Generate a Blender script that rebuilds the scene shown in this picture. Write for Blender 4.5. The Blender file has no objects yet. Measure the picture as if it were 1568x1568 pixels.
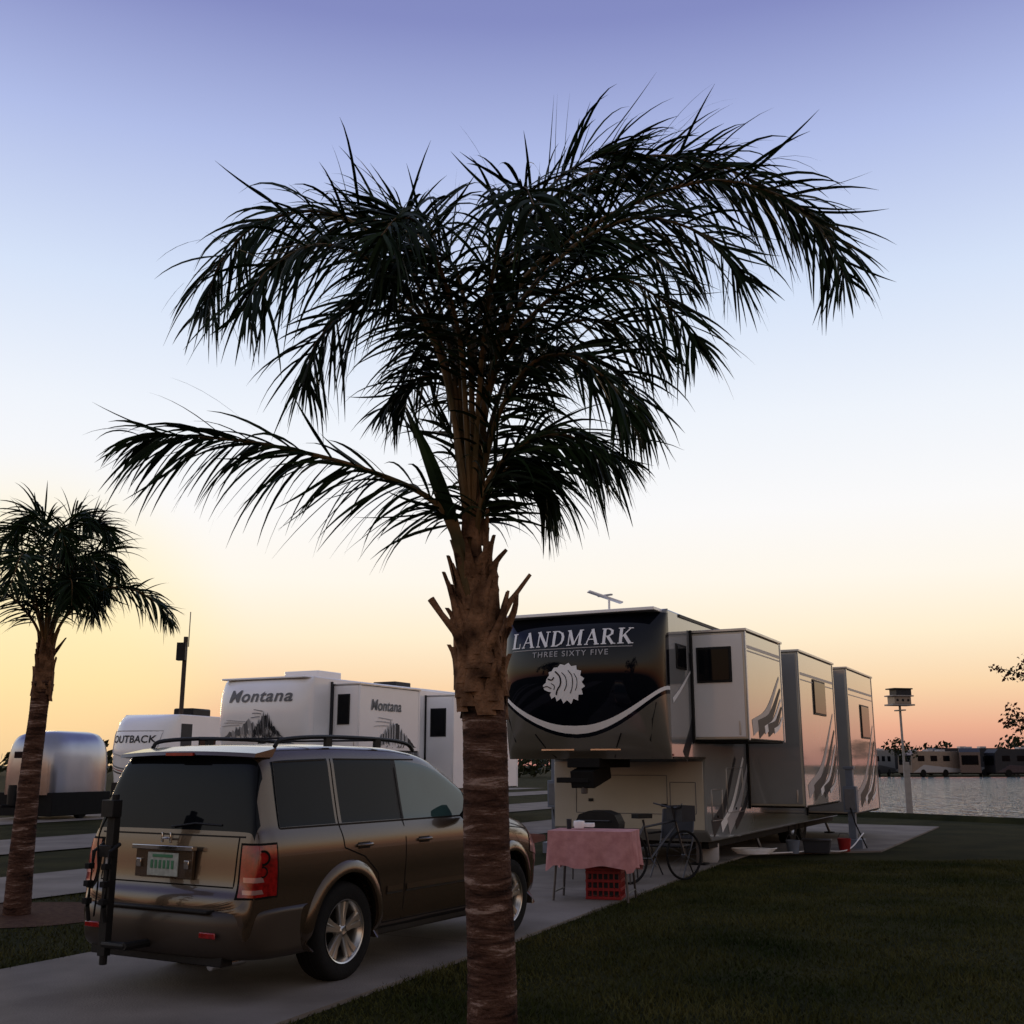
import bpy, bmesh, math, random
import numpy as np
from mathutils import Vector, Matrix
from mathutils.bvhtree import BVHTree
random.seed(7); np.random.seed(7)
R=math.radians
scene=bpy.context.scene
COL=scene.collection
def s2l(c):
    return tuple(((x/255)/12.92 if x/255<=.04045 else ((x/255+.055)/1.055)**2.4) for x in c)
# ---------------------------------------------------------------- materials
def mat(name,col,rough=.5,metal=0,coat=0,var=.15,scale=6,bump=0,bscale=60,spec=.5,col2=None,rvar=.0,detail=6):
    m=bpy.data.materials.new(name); m.use_nodes=True
    nt=m.node_tree; b=nt.nodes['Principled BSDF']
    tc=nt.nodes.new('ShaderNodeTexCoord'); n=nt.nodes.new('ShaderNodeTexNoise')
    n.inputs['Scale'].default_value=scale; n.inputs['Detail'].default_value=detail
    nt.links.new(tc.outputs['Object'],n.inputs['Vector'])
    r=nt.nodes.new('ShaderNodeValToRGB')
    c2=col2 if col2 else tuple(min(1,c*(1+var)) for c in col)
    c1=col if col2 else tuple(c*(1-var) for c in col)
    r.color_ramp.elements[0].position=.32; r.color_ramp.elements[1].position=.68
    r.color_ramp.elements[0].color=(*c1,1); r.color_ramp.elements[1].color=(*c2,1)
    nt.links.new(n.outputs['Fac'],r.inputs['Fac']); nt.links.new(r.outputs['Color'],b.inputs['Base Color'])
    b.inputs['Roughness'].default_value=rough; b.inputs['Metallic'].default_value=metal
    b.inputs['Coat Weight'].default_value=coat; b.inputs['Coat Roughness'].default_value=.04
    b.inputs['Specular IOR Level'].default_value=spec
    if rvar:
        mr=nt.nodes.new('ShaderNodeMapRange'); mr.inputs['To Min'].default_value=max(0,rough-rvar); mr.inputs['To Max'].default_value=rough+rvar
        nt.links.new(n.outputs['Fac'],mr.inputs['Value']); nt.links.new(mr.outputs['Result'],b.inputs['Roughness'])
    if bump:
        n2=nt.nodes.new('ShaderNodeTexNoise'); n2.inputs['Scale'].default_value=bscale; n2.inputs['Detail'].default_value=4
        nt.links.new(tc.outputs['Object'],n2.inputs['Vector'])
        bp=nt.nodes.new('ShaderNodeBump'); bp.inputs['Strength'].default_value=bump; bp.inputs['Distance'].default_value=.02
        nt.links.new(n2.outputs['Fac'],bp.inputs['Height']); nt.links.new(bp.outputs['Normal'],b.inputs['Normal'])
    return m
M={}
M['paint']=mat('tan_metallic_paint',(.085,.060,.040),.26,.55,.7,var=.04,scale=3)
M['paintd']=mat('bumper_paint',(.04,.031,.024),.42,.4,.15,var=.06,scale=3)
M['glass']=mat('tinted_glass',(.005,.006,.008),.04,0,0,var=.2,scale=2,spec=.12)
M['glass_f']=mat('front_glass',(.03,.065,.062),.03,0,0,var=.2,scale=2,spec=.6)
M['black']=mat('black_plastic',(.012,.012,.012),.5,bump=.1,spec=.2)
M['rubber']=mat('tyre_rubber',(.010,.010,.010),.8,bump=.3,bscale=80,spec=.15)
M['alloy']=mat('wheel_alloy',(.60,.58,.54),.28,.9,var=.06)
M['chrome']=mat('chrome',(.7,.69,.67),.15,1,var=.03)
M['red']=mat('red_lens',(.25,.008,.008),.12,0,.5,var=.4,scale=25)
M['clear']=mat('clear_lens',(.45,.26,.24),.1,.3,.6)
M['plate']=mat('plate_paint',(.36,.40,.36),.4,var=.2,scale=30)
M['green']=mat('plate_green',(.05,.2,.1),.5)
M['seam']=mat('panel_gap',(.008,.007,.006),.8,spec=.1)
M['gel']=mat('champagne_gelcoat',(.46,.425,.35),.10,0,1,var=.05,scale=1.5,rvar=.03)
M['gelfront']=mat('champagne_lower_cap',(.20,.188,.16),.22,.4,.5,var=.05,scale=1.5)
M['gelg']=mat('light_grey_gelcoat',(.70,.71,.70),.2,0,.4,var=.04,scale=1.5)
M['gels']=mat('silver_side_gelcoat',(.25,.26,.26),.10,0,1,var=.05,scale=1.5)
M['capblack']=mat('black_gelcoat',(.003,.004,.008),.04,0,0,var=.1,spec=.32)
M['white']=mat('white_gelcoat',(.90,.90,.90),.25,0,.3,var=.03,scale=1.2,rvar=.05)
M['whitel']=mat('white_decal',(.88,.88,.87),.4,var=.02,spec=.3)
M['grey']=mat('grey_decal',(.15,.155,.165),.5,var=.1,spec=.2)
M['dgrey']=mat('charcoal_decal',(.028,.030,.036),.5,var=.1,spec=.2)
M['lgrey']=mat('silver_decal',(.40,.40,.41),.4,var=.05,spec=.3)
M['rvdark']=mat('chassis_black',(.008,.008,.008),.7,spec=.15)
M['trim']=mat('aluminium_trim',(.45,.45,.45),.3,.8)
M['silver']=mat('polished_aluminium',(.32,.32,.36),.22,1,var=.05,scale=2,rvar=.05)
M['conc']=mat('concrete',(.135,.115,.098),.85,col2=(.225,.197,.17),scale=1.1,bump=.35,bscale=60,detail=12,spec=.2)
M['joint']=mat('joint_dark',(.035,.03,.027),.9)
M['grassg']=mat('lawn_soil',(.013,.015,.004),.95,col2=(.036,.035,.011),scale=.9,bump=.8,bscale=90,detail=14,spec=.05)
M['blade']=mat('grass_blade',(.018,.027,.006),.8,col2=(.082,.076,.024),scale=.7,detail=12,spec=.06)
M['mulch']=mat('mulch',(.045,.018,.012),.95,col2=(.09,.045,.026),scale=14,bump=.9,bscale=40,spec=.1)
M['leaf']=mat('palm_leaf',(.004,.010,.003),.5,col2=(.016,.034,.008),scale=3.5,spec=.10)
M['leaf2']=mat('tree_leaf',(.012,.018,.006),.6,col2=(.035,.04,.015),scale=2,spec=.1)
M['leafr']=mat('red_leaf',(.08,.02,.014),.6,col2=(.12,.045,.02),scale=2,spec=.1)
M['petiole']=mat('palm_petiole',(.055,.045,.016),.5,col2=(.18,.10,.04),scale=5,spec=.2)
M['fib']=mat('palm_boot',(.038,.018,.010),.85,col2=(.29,.155,.085),scale=8,bump=.9,bscale=45,detail=12,spec=.1)
M['bark']=mat('bark',(.05,.035,.025),.9,scale=5,bump=.8)
M['pink']=mat('pink_cloth',(.44,.19,.19),.85,col2=(.58,.28,.27),scale=9,bump=.3,bscale=30)
M['redp']=mat('red_plastic',(.25,.010,.012),.4,scale=5)
M['steel']=mat('steel_tube',(.08,.08,.085),.35,.8)
M['gpost']=mat('grey_post',(.13,.16,.21),.5)
M['woodw']=mat('weathered_white_wood',(.30,.28,.26),.7)
M['tanrv']=mat('tan_rv',(.24,.19,.15),.35)
M['navy']=mat('dark_rv',(.025,.03,.05),.2,coat=.3)
def trunk_mat():
    m=bpy.data.materials.new('palm_trunk'); m.use_nodes=True; nt=m.node_tree; b=nt.nodes['Principled BSDF']
    tc=nt.nodes.new('ShaderNodeTexCoord'); mp=nt.nodes.new('ShaderNodeMapping'); mp.inputs['Scale'].default_value=(2.6,2.6,17)
    n=nt.nodes.new('ShaderNodeTexNoise'); n.inputs['Scale'].default_value=1.0; n.inputs['Detail'].default_value=12; n.inputs['Roughness'].default_value=.72; n.inputs['Distortion'].default_value=.5
    nt.links.new(tc.outputs['Object'],mp.inputs['Vector']); nt.links.new(mp.outputs['Vector'],n.inputs['Vector'])
    r=nt.nodes.new('ShaderNodeValToRGB'); e=r.color_ramp.elements
    e[0].position=.36; e[0].color=(.020,.011,.008,1); e[1].position=.68; e[1].color=(.44,.32,.26,1)
    x=e.new(.47); x.color=(.075,.037,.025,1); x=e.new(.565); x.color=(.135,.073,.05,1); x=e.new(.60); x.color=(.29,.195,.155,1)
    nt.links.new(n.outputs['Fac'],r.inputs['Fac']); nt.links.new(r.outputs['Color'],b.inputs['Base Color'])
    b.inputs['Roughness'].default_value=.9; b.inputs['Specular IOR Level'].default_value=.1
    n2=nt.nodes.new('ShaderNodeTexNoise'); n2.inputs['Scale'].default_value=38; n2.inputs['Detail'].default_value=8
    nt.links.new(tc.outputs['Object'],n2.inputs['Vector'])
    ad=nt.nodes.new('ShaderNodeMath'); ad.operation='ADD'; nt.links.new(n.outputs['Fac'],ad.inputs[0]); nt.links.new(n2.outputs['Fac'],ad.inputs[1])
    bp=nt.nodes.new('ShaderNodeBump'); bp.inputs['Strength'].default_value=1; bp.inputs['Distance'].default_value=.03
    nt.links.new(ad.outputs[0],bp.inputs['Height']); nt.links.new(bp.outputs['Normal'],b.inputs['Normal'])
    return m
M['trunk']=trunk_mat()
def water_mat():
    m=bpy.data.materials.new('lake_water'); m.use_nodes=True; nt=m.node_tree; b=nt.nodes['Principled BSDF']
    b.inputs['Base Color'].default_value=(.07,.10,.095,1); b.inputs['Roughness'].default_value=.06; b.inputs['IOR'].default_value=1.4
    tc=nt.nodes.new('ShaderNodeTexCoord'); mp=nt.nodes.new('ShaderNodeMapping'); mp.inputs['Scale'].default_value=(1.1,.34,1)
    n=nt.nodes.new('ShaderNodeTexNoise'); n.inputs['Scale'].default_value=1.5; n.inputs['Detail'].default_value=4; n.inputs['Roughness'].default_value=.55
    nt.links.new(tc.outputs['Object'],mp.inputs['Vector']); nt.links.new(mp.outputs['Vector'],n.inputs['Vector'])
    bp=nt.nodes.new('ShaderNodeBump'); bp.inputs['Strength'].default_value=1; bp.inputs['Distance'].default_value=1.1
    nt.links.new(n.outputs['Fac'],bp.inputs['Height']); nt.links.new(bp.outputs['Normal'],b.inputs['Normal'])
    return m
M['water']=water_mat()
# ---------------------------------------------------------------- mesh helpers
def empty(name,loc=(0,0,0),rz=0):
    e=bpy.data.objects.new(name,None); COL.objects.link(e); e.location=loc; e.rotation_euler=(0,0,rz); e.empty_display_size=.3
    return e
class B:
    def __init__(s): s.v=[]; s.f=[]; s.m=[]; s.mats=[]
    def mi(s,k):
        if k not in s.mats: s.mats.append(k)
        return s.mats.index(k)
    def add(s,v,f,k):
        o=len(s.v); s.v+= [tuple(p) for p in v]; i=s.mi(k)
        for q in f: s.f.append(tuple(o+j for j in q)); s.m.append(i)
    def box(s,c,d,k,rz=0,rx=0,ry=0):
        x,y,z=[t/2 for t in d]
        v=[Vector(p) for p in [(-x,-y,-z),(x,-y,-z),(x,y,-z),(-x,y,-z),(-x,-y,z),(x,-y,z),(x,y,z),(-x,y,z)]]
        if rz or rx or ry:
            m=Matrix.Rotation(rz,3,'Z')@Matrix.Rotation(ry,3,'Y')@Matrix.Rotation(rx,3,'X'); v=[m@p for p in v]
        v=[p+Vector(c) for p in v]
        s.add(v,[(0,3,2,1),(4,5,6,7),(0,1,5,4),(1,2,6,5),(2,3,7,6),(3,0,4,7)],k)
    def tube(s,pts,rad,k,n=8,cap=True):
        pts=[Vector(p) for p in pts]; v=[];f=[]
        if not hasattr(rad,'__len__'): rad=[rad]*len(pts)
        for i,p in enumerate(pts):
            t=(pts[min(i+1,len(pts)-1)]-pts[max(i-1,0)]).normalized()
            u=t.cross(Vector((0,0,1)))
            if u.length<.05: u=t.cross(Vector((0,1,0)))
            u.normalize(); w=u.cross(t)
            for j in range(n):
                a=2*math.pi*j/n; v.append(p+(u*math.cos(a)+w*math.sin(a))*rad[i])
        for i in range(len(pts)-1):
            for j in range(n):
                f.append((i*n+j,i*n+(j+1)%n,(i+1)*n+(j+1)%n,(i+1)*n+j))
        if cap: f.append(tuple(range(n))); f.append(tuple(reversed(range((len(pts)-1)*n,len(pts)*n))))
        s.add(v,f,k)
    def lathe(s,prof,c,axis,k,n=32):
        v=[];f=[]
        for r,h in prof:
            for j in range(n):
                a=2*math.pi*j/n; p=(r*math.cos(a),r*math.sin(a),h)
                if axis=='X': p=(h,p[0],p[1])
                elif axis=='Y': p=(p[1],h,p[0])
                v.append((p[0]+c[0],p[1]+c[1],p[2]+c[2]))
        for i in range(len(prof)-1):
            for j in range(n): f.append((i*n+j,i*n+(j+1)%n,(i+1)*n+(j+1)%n,(i+1)*n+j))
        s.add(v,f,k)
    def prism(s,poly,axis,lo,hi,k):
        def P(p,h):
            if axis=='X': return (h,p[0],p[1])
            if axis=='Y': return (p[0],h,p[1])
            return (p[0],p[1],h)
        n=len(poly); v=[P(p,lo) for p in poly]+[P(p,hi) for p in poly]
        f=[tuple(range(n)),tuple(reversed(range(n,2*n)))]+[(i,(i+1)%n,n+(i+1)%n,n+i) for i in range(n)]
        s.add(v,f,k)
    def obj(s,name,parent=None,smooth=35,bevel=0,recalc=True,segs=2):
        me=bpy.data.meshes.new(name); me.from_pydata(s.v,[],s.f)
        for k in s.mats: me.materials.append(M[k])
        me.polygons.foreach_set('material_index',s.m)
        if recalc:
            bm=bmesh.new(); bm.from_mesh(me); bmesh.ops.recalc_face_normals(bm,faces=bm.faces); bm.to_mesh(me); bm.free()
        if smooth:
            me.polygons.foreach_set('use_smooth',[True]*len(me.polygons)); me.set_sharp_from_angle(angle=R(smooth))
        o=bpy.data.objects.new(name,me); COL.objects.link(o)
        if parent: o.parent=parent
        if bevel:
            bv=o.modifiers.new('bevel','BEVEL'); bv.width=bevel; bv.segments=segs; bv.limit_method='ANGLE'; bv.angle_limit=R(40)
        return o
def catmull(pts,n):
    pts=[Vector(p) for p in pts]; P=[pts[0]*2-pts[1]]+pts+[pts[-1]*2-pts[-2]]
    out=[]; segs=len(pts)-1
    for i in range(n):
        t=i/(n-1)*segs; k=min(int(t),segs-1); t-=k
        a,b,c,d=P[k],P[k+1],P[k+2],P[k+3]
        out.append(.5*((2*b)+(c-a)*t+(2*a-5*b+4*c-d)*t*t+(3*b-a-3*c+d)*t**3))
    return out
def lerp_tab(tab,x):
    if x<=tab[0][0]: return tab[0][1]
    for (x0,y0),(x1,y1) in zip(tab,tab[1:]):
        if x<=x1: return y0+(y1-y0)*(x-x0)/(x1-x0)
    return tab[-1][1]
# ---------------------------------------------------------------- ground
b=B(); b.add([(-900,-900,0),(900,-900,0),(900,900,0),(-900,900,0)],[(0,1,2,3)],'grassg'); b.obj('ground',smooth=0)
RE=[(-9.4,-10),(-4.9,0),(-1.46,7.7),(0,10.97),(3.43,19.1)]
LE=[(-13.7,-10),(-8.8,0),(-4.14,9.48),(6.4,31)]
def edgeX(tab,Y): return lerp_tab([(p[1],p[0]) for p in tab],Y)
drive=RE+[(4.4,21.2),(7.05,21.9),(11.3,30.2),(8.5,32)]+LE[::-1]
b=B(); n=len(drive)
b.add([(p[0],p[1],.0) for p in drive]+[(p[0],p[1],.03) for p in drive],[tuple(range(n,2*n))]+[(i,(i+1)%n,n+(i+1)%n,n+i) for i in range(n)],'conc')
dv=b.obj('driveway',smooth=0)
b=B()
for Y in range(3,30,4):
    x0=edgeX(LE,Y+1.2); x1=edgeX(RE,Y) if Y<19 else edgeX(LE,Y)+4
    L=Vector((x0,Y+1.2,0)); Rr=Vector((x1,Y-.4,0)); t=(Rr-L).normalized(); nn=Vector((-t.y,t.x,0))*.006
    b.add([L-nn+Vector((0,0,.034)),Rr-nn+Vector((0,0,.034)),Rr+nn+Vector((0,0,.034)),L+nn+Vector((0,0,.034))],[(0,1,2,3)],'joint')
b.obj('expansion_joints',parent=dv,smooth=0,recalc=False)
def strip(name,bc,w,a0,a1,k='conc',z=.02,th=R(27)):
    rt=Vector((math.cos(th),-math.sin(th),0)); bk=Vector((math.sin(th),math.cos(th),0))
    B_=B(); v=[rt*(bc-w/2)+bk*a0,rt*(bc+w/2)+bk*a0,rt*(bc+w/2)+bk*a1,rt*(bc-w/2)+bk*a1]
    B_.add([(p.x,p.y,z) for p in v],[(0,1,2,3)],k); return B_.obj(name,smooth=0)
strip('driveway',-13.1,2.6,-10,60)
strip('driveway',-19.6,3.4,-10,60,z=.024)
strip('driveway',-28.3,3.4,-10,70)
strip('driveway',-34.8,3.4,-10,70,z=.024)
lk=[(9.6,38.5),(12,36),(15,31.6),(24,27),(60,18),(300,0),(500,150),(200,150),(60,142),(22,140),(12,120),(6,70)]
b=B(); b.add([(x,y,.012) for x,y in lk],[tuple(range(len(lk)))],'water'); b.obj('lake',smooth=0)
b=B()
bank=lk[:6]
for (x0,y0),(x1,y1) in zip(bank,bank[1:]):
    b.add([(x0,y0-1,.0),(x1,y1-1,0),(x1,y1-.5,.16),(x0,y0-.5,.16),(x0,y0+.05,0),(x1,y1+.05,0)],[(0,1,2,3),(3,2,5,4)],'grassg')
b.obj('lake_bank',smooth=60)
b=B()
pts=[(-5.5+1.25*math.cos(a)*(1+.1*math.sin(3*a)),13+1.1*math.sin(a),.008) for a in np.linspace(0,2*math.pi,30,endpoint=False)]
b.add(pts,[tuple(range(30))],'mulch'); b.obj('mulch_bed',smooth=0)
def blades(n,xr,yr,test,h=.05,w=.006):
    V=[];F=[]
    xs=np.random.uniform(*xr,n*2); ys=yr[0]+(yr[1]-yr[0])*np.random.rand(n*2)**1.5
    c=0
    for x,y in zip(xs,ys):
        if c>=n: break
        if not test(x,y): continue
        a=random.random()*6.28; pch=.75+.35*math.sin(x*2.3+math.sin(y*1.7)*2)*math.sin(y*1.9+x)
        hh=h*random.uniform(.45,1.25)*pch; ww=w*random.uniform(.7,1.3); lx=random.gauss(0,.6)*hh; ly=random.gauss(0,.6)*hh
        dx=math.cos(a)*ww; dy=math.sin(a)*ww
        V+=[(x-dx,y-dy,0),(x+dx,y+dy,0),(x+lx,y+ly,hh)]; F.append((3*c,3*c+1,3*c+2)); c+=1
    return V,F
V1,F1=blades(150000,(-2,11),(5.2,20),lambda x,y: x>edgeX(RE,y)-.02 and abs(x)<1.2+y*.56)
V2,F2=blades(26000,(-9,-1),(8.8,17),lambda x,y: x<edgeX(LE,y)+.02 and x*.891-y*.454>-11.8 and (x+5.5)**2+(y-13)**2>1.5)
o=len(V1); V=V1+V2; F=F1+[tuple(i+o for i in f) for f in F2]
b=B(); b.v=V; b.f=F; b.mats=['blade']; b.m=[0]*len(F); b.obj('grass',smooth=0,recalc=False)
# ---------------------------------------------------------------- palms
def leaflets(bd,path,rng,n,L,t0=.22,w=.009,droop=.6,lo=-1.25,hi=.95):
    N=len(path)
    for i in range(n):
        t=t0+(1-t0)*(i+rng.random()*.8)/n
        k=min(int(t*(N-1)),N-2); fr=t*(N-1)-k
        p=path[k].lerp(path[k+1],fr); T=(path[k+1]-path[k]).normalized()
        S=T.cross(Vector((0,0,1)))
        if S.length<.1: S=T.cross(Vector((0,1,0)))
        S.normalize(); Nn=S.cross(T)
        q=(t-t0)/(1-t0)
        ln=L*(.55+.45*math.sin(math.pi*min(1,.15+q*.75)))*rng.uniform(.7,1.15)*(1 if q<.85 else 1-.45*(q-.85)/.15)
        for sg in (-1,1):
            ph=rng.uniform(lo,hi)
            d=S*sg*math.cos(ph)+Nn*math.sin(ph)
            d=(d*(.95-.3*q)+T*(.45+.45*q)+Vector((rng.gauss(.03,.08),rng.gauss(0,.08),rng.gauss(0,.08)))).normalized()
            pt=p.copy(); wv=d.cross(Vector((rng.gauss(0,1),rng.gauss(0,1),rng.gauss(0,1)))).normalized()
            ns=7; vs=[]; g=droop*rng.uniform(.3,1.5)
            if rng.random()<.05: g=-.1
            for j in range(ns+1):
                s=j/ns; ww=w*((.5+1.6*s) if s<.3 else (1-((s-.3)/.7)**1.7))+.0005
                vs+=[pt-wv*ww,pt+wv*ww]
                d=(d+Vector((0,0,-1))*g*(.10+.34*s)).normalized()
                pt=pt+d*(ln/ns)
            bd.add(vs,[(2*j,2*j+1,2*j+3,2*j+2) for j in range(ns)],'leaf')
def palm_crown(fronds,parent,rng,L,n,scale=1,w=.009):
    lf=B(); rc=B()
    for pts,kw in fronds:
        path=catmull(pts,40)
        rc.tube(path,[ .019*scale*(1-.88*i/39)+.0015 for i in range(40)],'petiole',6)
        leaflets(lf,path,rng,kw.get('n',n),kw.get('L',L),kw.get('t0',.22),kw.get('w',w),kw.get('g',.6),kw.get('lo',-1.25),kw.get('hi',.95))
    lf.obj('fronds',parent,smooth=0,recalc=False); rc.obj('petioles',parent)
def trunk(parent,pts,rads,nm='trunk'):
    N=420; path=catmull(pts,N); b=B(); n=36
    rng=random.Random(4); ringn=[]; step=0
    for i in range(N):
        if step<=0: step=rng.randint(8,15); amp=rng.uniform(.5,1.2); tot=step
        ringn.append((1-step/tot)*amp); step-=1
    v=[];f=[]
    for i,p in enumerate(path):
        t=i/(N-1); r=lerp_tab([(j/(len(rads)-1),q) for j,q in enumerate(rads)],t)
        for j in range(n):
            a=2*math.pi*j/n
            rr=r*(1+.022*ringn[min(N-1,int(i+3*math.sin(a*2+i*.01)))]-.01+.012*math.sin(a*3+i*.05)+rng.gauss(0,.006))
            v.append((p.x+rr*math.cos(a),p.y+rr*math.sin(a),p.z))
    for i in range(N-1):
        for j in range(n): f.append((i*n+j,i*n+(j+1)%n,(i+1)*n+(j+1)%n,(i+1)*n+j))
    b.add(v,f,'trunk'); return b.obj(nm,parent,smooth=60)
def boots(bt,rng,cfun,z0,z1,rf,n,wd0=.05):
    for i in range(n):
        t=i/n; a=i*2.399+rng.gauss(0,.2); z=z0+t*(z1-z0); r=rf(z)
        dx,dy=math.cos(a),math.sin(a); hgt=rng.uniform(.14,.32); flare=rng.choice((0,.005,.012,.03,.05))
        k=5; vs=[];f=[]; tw=rng.gauss(0,.06); no=Vector((dx,dy,0)); tx=Vector((-dy,dx,0))
        for j in range(k):
            s=j/(k-1); zz=z-.04+hgt*s; c=Vector((cfun(zz),0,zz)); rr=r*(1-.1*s)+.012+flare*s**2.2
            p=c+no*rr+tx*tw*s
            w_=wd0*(1.15-.95*s**1.3)*rng.uniform(.85,1.15); th=.012*(1-.6*s)
            vs+=[p-tx*w_-no*.012,p-tx*w_*.45+no*th,p+no*(th*1.5),p+tx*w_*.45+no*th,p+tx*w_-no*.012]
        for j in range(k-1):
            for q in range(4): f.append((j*5+q,j*5+q+1,(j+1)*5+q+1,(j+1)*5+q))
        bt.add(vs,f,'fib')
palm=empty('queen_palm',(-.10,6.0,0))
trunk(palm,[(.0,0,-.05),(0,0,.5),(-.03,0,1.2),(-.05,0,1.9),(-.07,0,2.0)],[.140,.126,.122,.118,.120])
rng=random.Random(3)
bt=B()
rf_=lambda z: lerp_tab([(1.9,.112),(2.05,.125),(2.3,.112),(2.55,.09),(2.75,.062),(3.0,.04)],z)
cf=lambda z: lerp_tab([(1.9,-.06),(2.4,-.09),(3.0,-.125)],z)
bt.tube([(cf(z),0,z) for z in (1.88,2.0,2.15,2.3,2.45,2.6,2.75,2.9,3.05)],[rf_(z) for z in (1.88,2.0,2.15,2.3,2.45,2.6,2.75,2.9,3.05)],'fib',24)
boots(bt,rng,cf,1.92,2.72,rf_,85)
boots(bt,rng,cf,2.3,2.95,lambda z:rf_(z)*.9,30,.028)
for pts,rr in [([(-.1,-.08,2.05),(-.18,-.1,2.3),(-.27,-.1,2.42),(-.34,-.1,2.52)],[.035,.026,.016,.020]),
            ([(-.12,-.08,2.2),(-.2,-.09,2.45),(-.25,-.1,2.62)],[.03,.02,.008]),
            ([(-.02,-.05,2.3),(.07,-.06,2.48),(.12,-.06,2.55),(.2,-.06,2.66)],[.035,.020,.013,.010]),
            ([(-.03,-.08,2.35),(.01,-.1,2.6),(.0,-.1,2.7),(.07,-.1,2.79)],[.035,.024,.018,.010]),
            ([(-.06,-.1,2.2),(.04,-.13,2.4),(.08,-.12,2.56)],[.03,.018,.008]),
            ([(-.04,.1,2.2),(.1,.12,2.45),(.13,.12,2.6)],[.03,.02,.01])]:
    bt.tube(catmull(pts,8),[lerp_tab([(i/(len(rr)-1),q) for i,q in enumerate(rr)],j/7) for j in range(8)],'fib',8)
bt.obj('leaf_bases',palm,smooth=50)
sp=B(); path=catmull([(-.11,-.09,2.45),(-.17,-.1,2.75),(-.25,-.1,3.0),(-.38,-.12,3.35),(-.5,-.14,3.6)],14)
vs=[];f=[]
for i,p in enumerate(path):
    wd=[.03,.034,.036,.036,.034,.034,.040,.045,.045,.040,.032,.022,.012,.002][i]
    vs+=[p+Vector((-wd,.012,0)),p+Vector((0,-.02*wd/.05,0)),p+Vector((wd,.012,0)),p+Vector((0,.03*wd/.05,0))]
for i in range(13):
    for q in range(4): f.append((i*4+q,i*4+(q+1)%4,(i+1)*4+(q+1)%4,(i+1)*4+q))
sp.add(vs,f[:24],'petiole'); sp.add(vs,f[24:],'leaf'); sp.obj('spear_leaf',palm,smooth=60)
def F(*p,**kw): return ([(-.12,0,2.72)]+[(x+.10,y,z) for x,y,z in p],kw)
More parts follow.
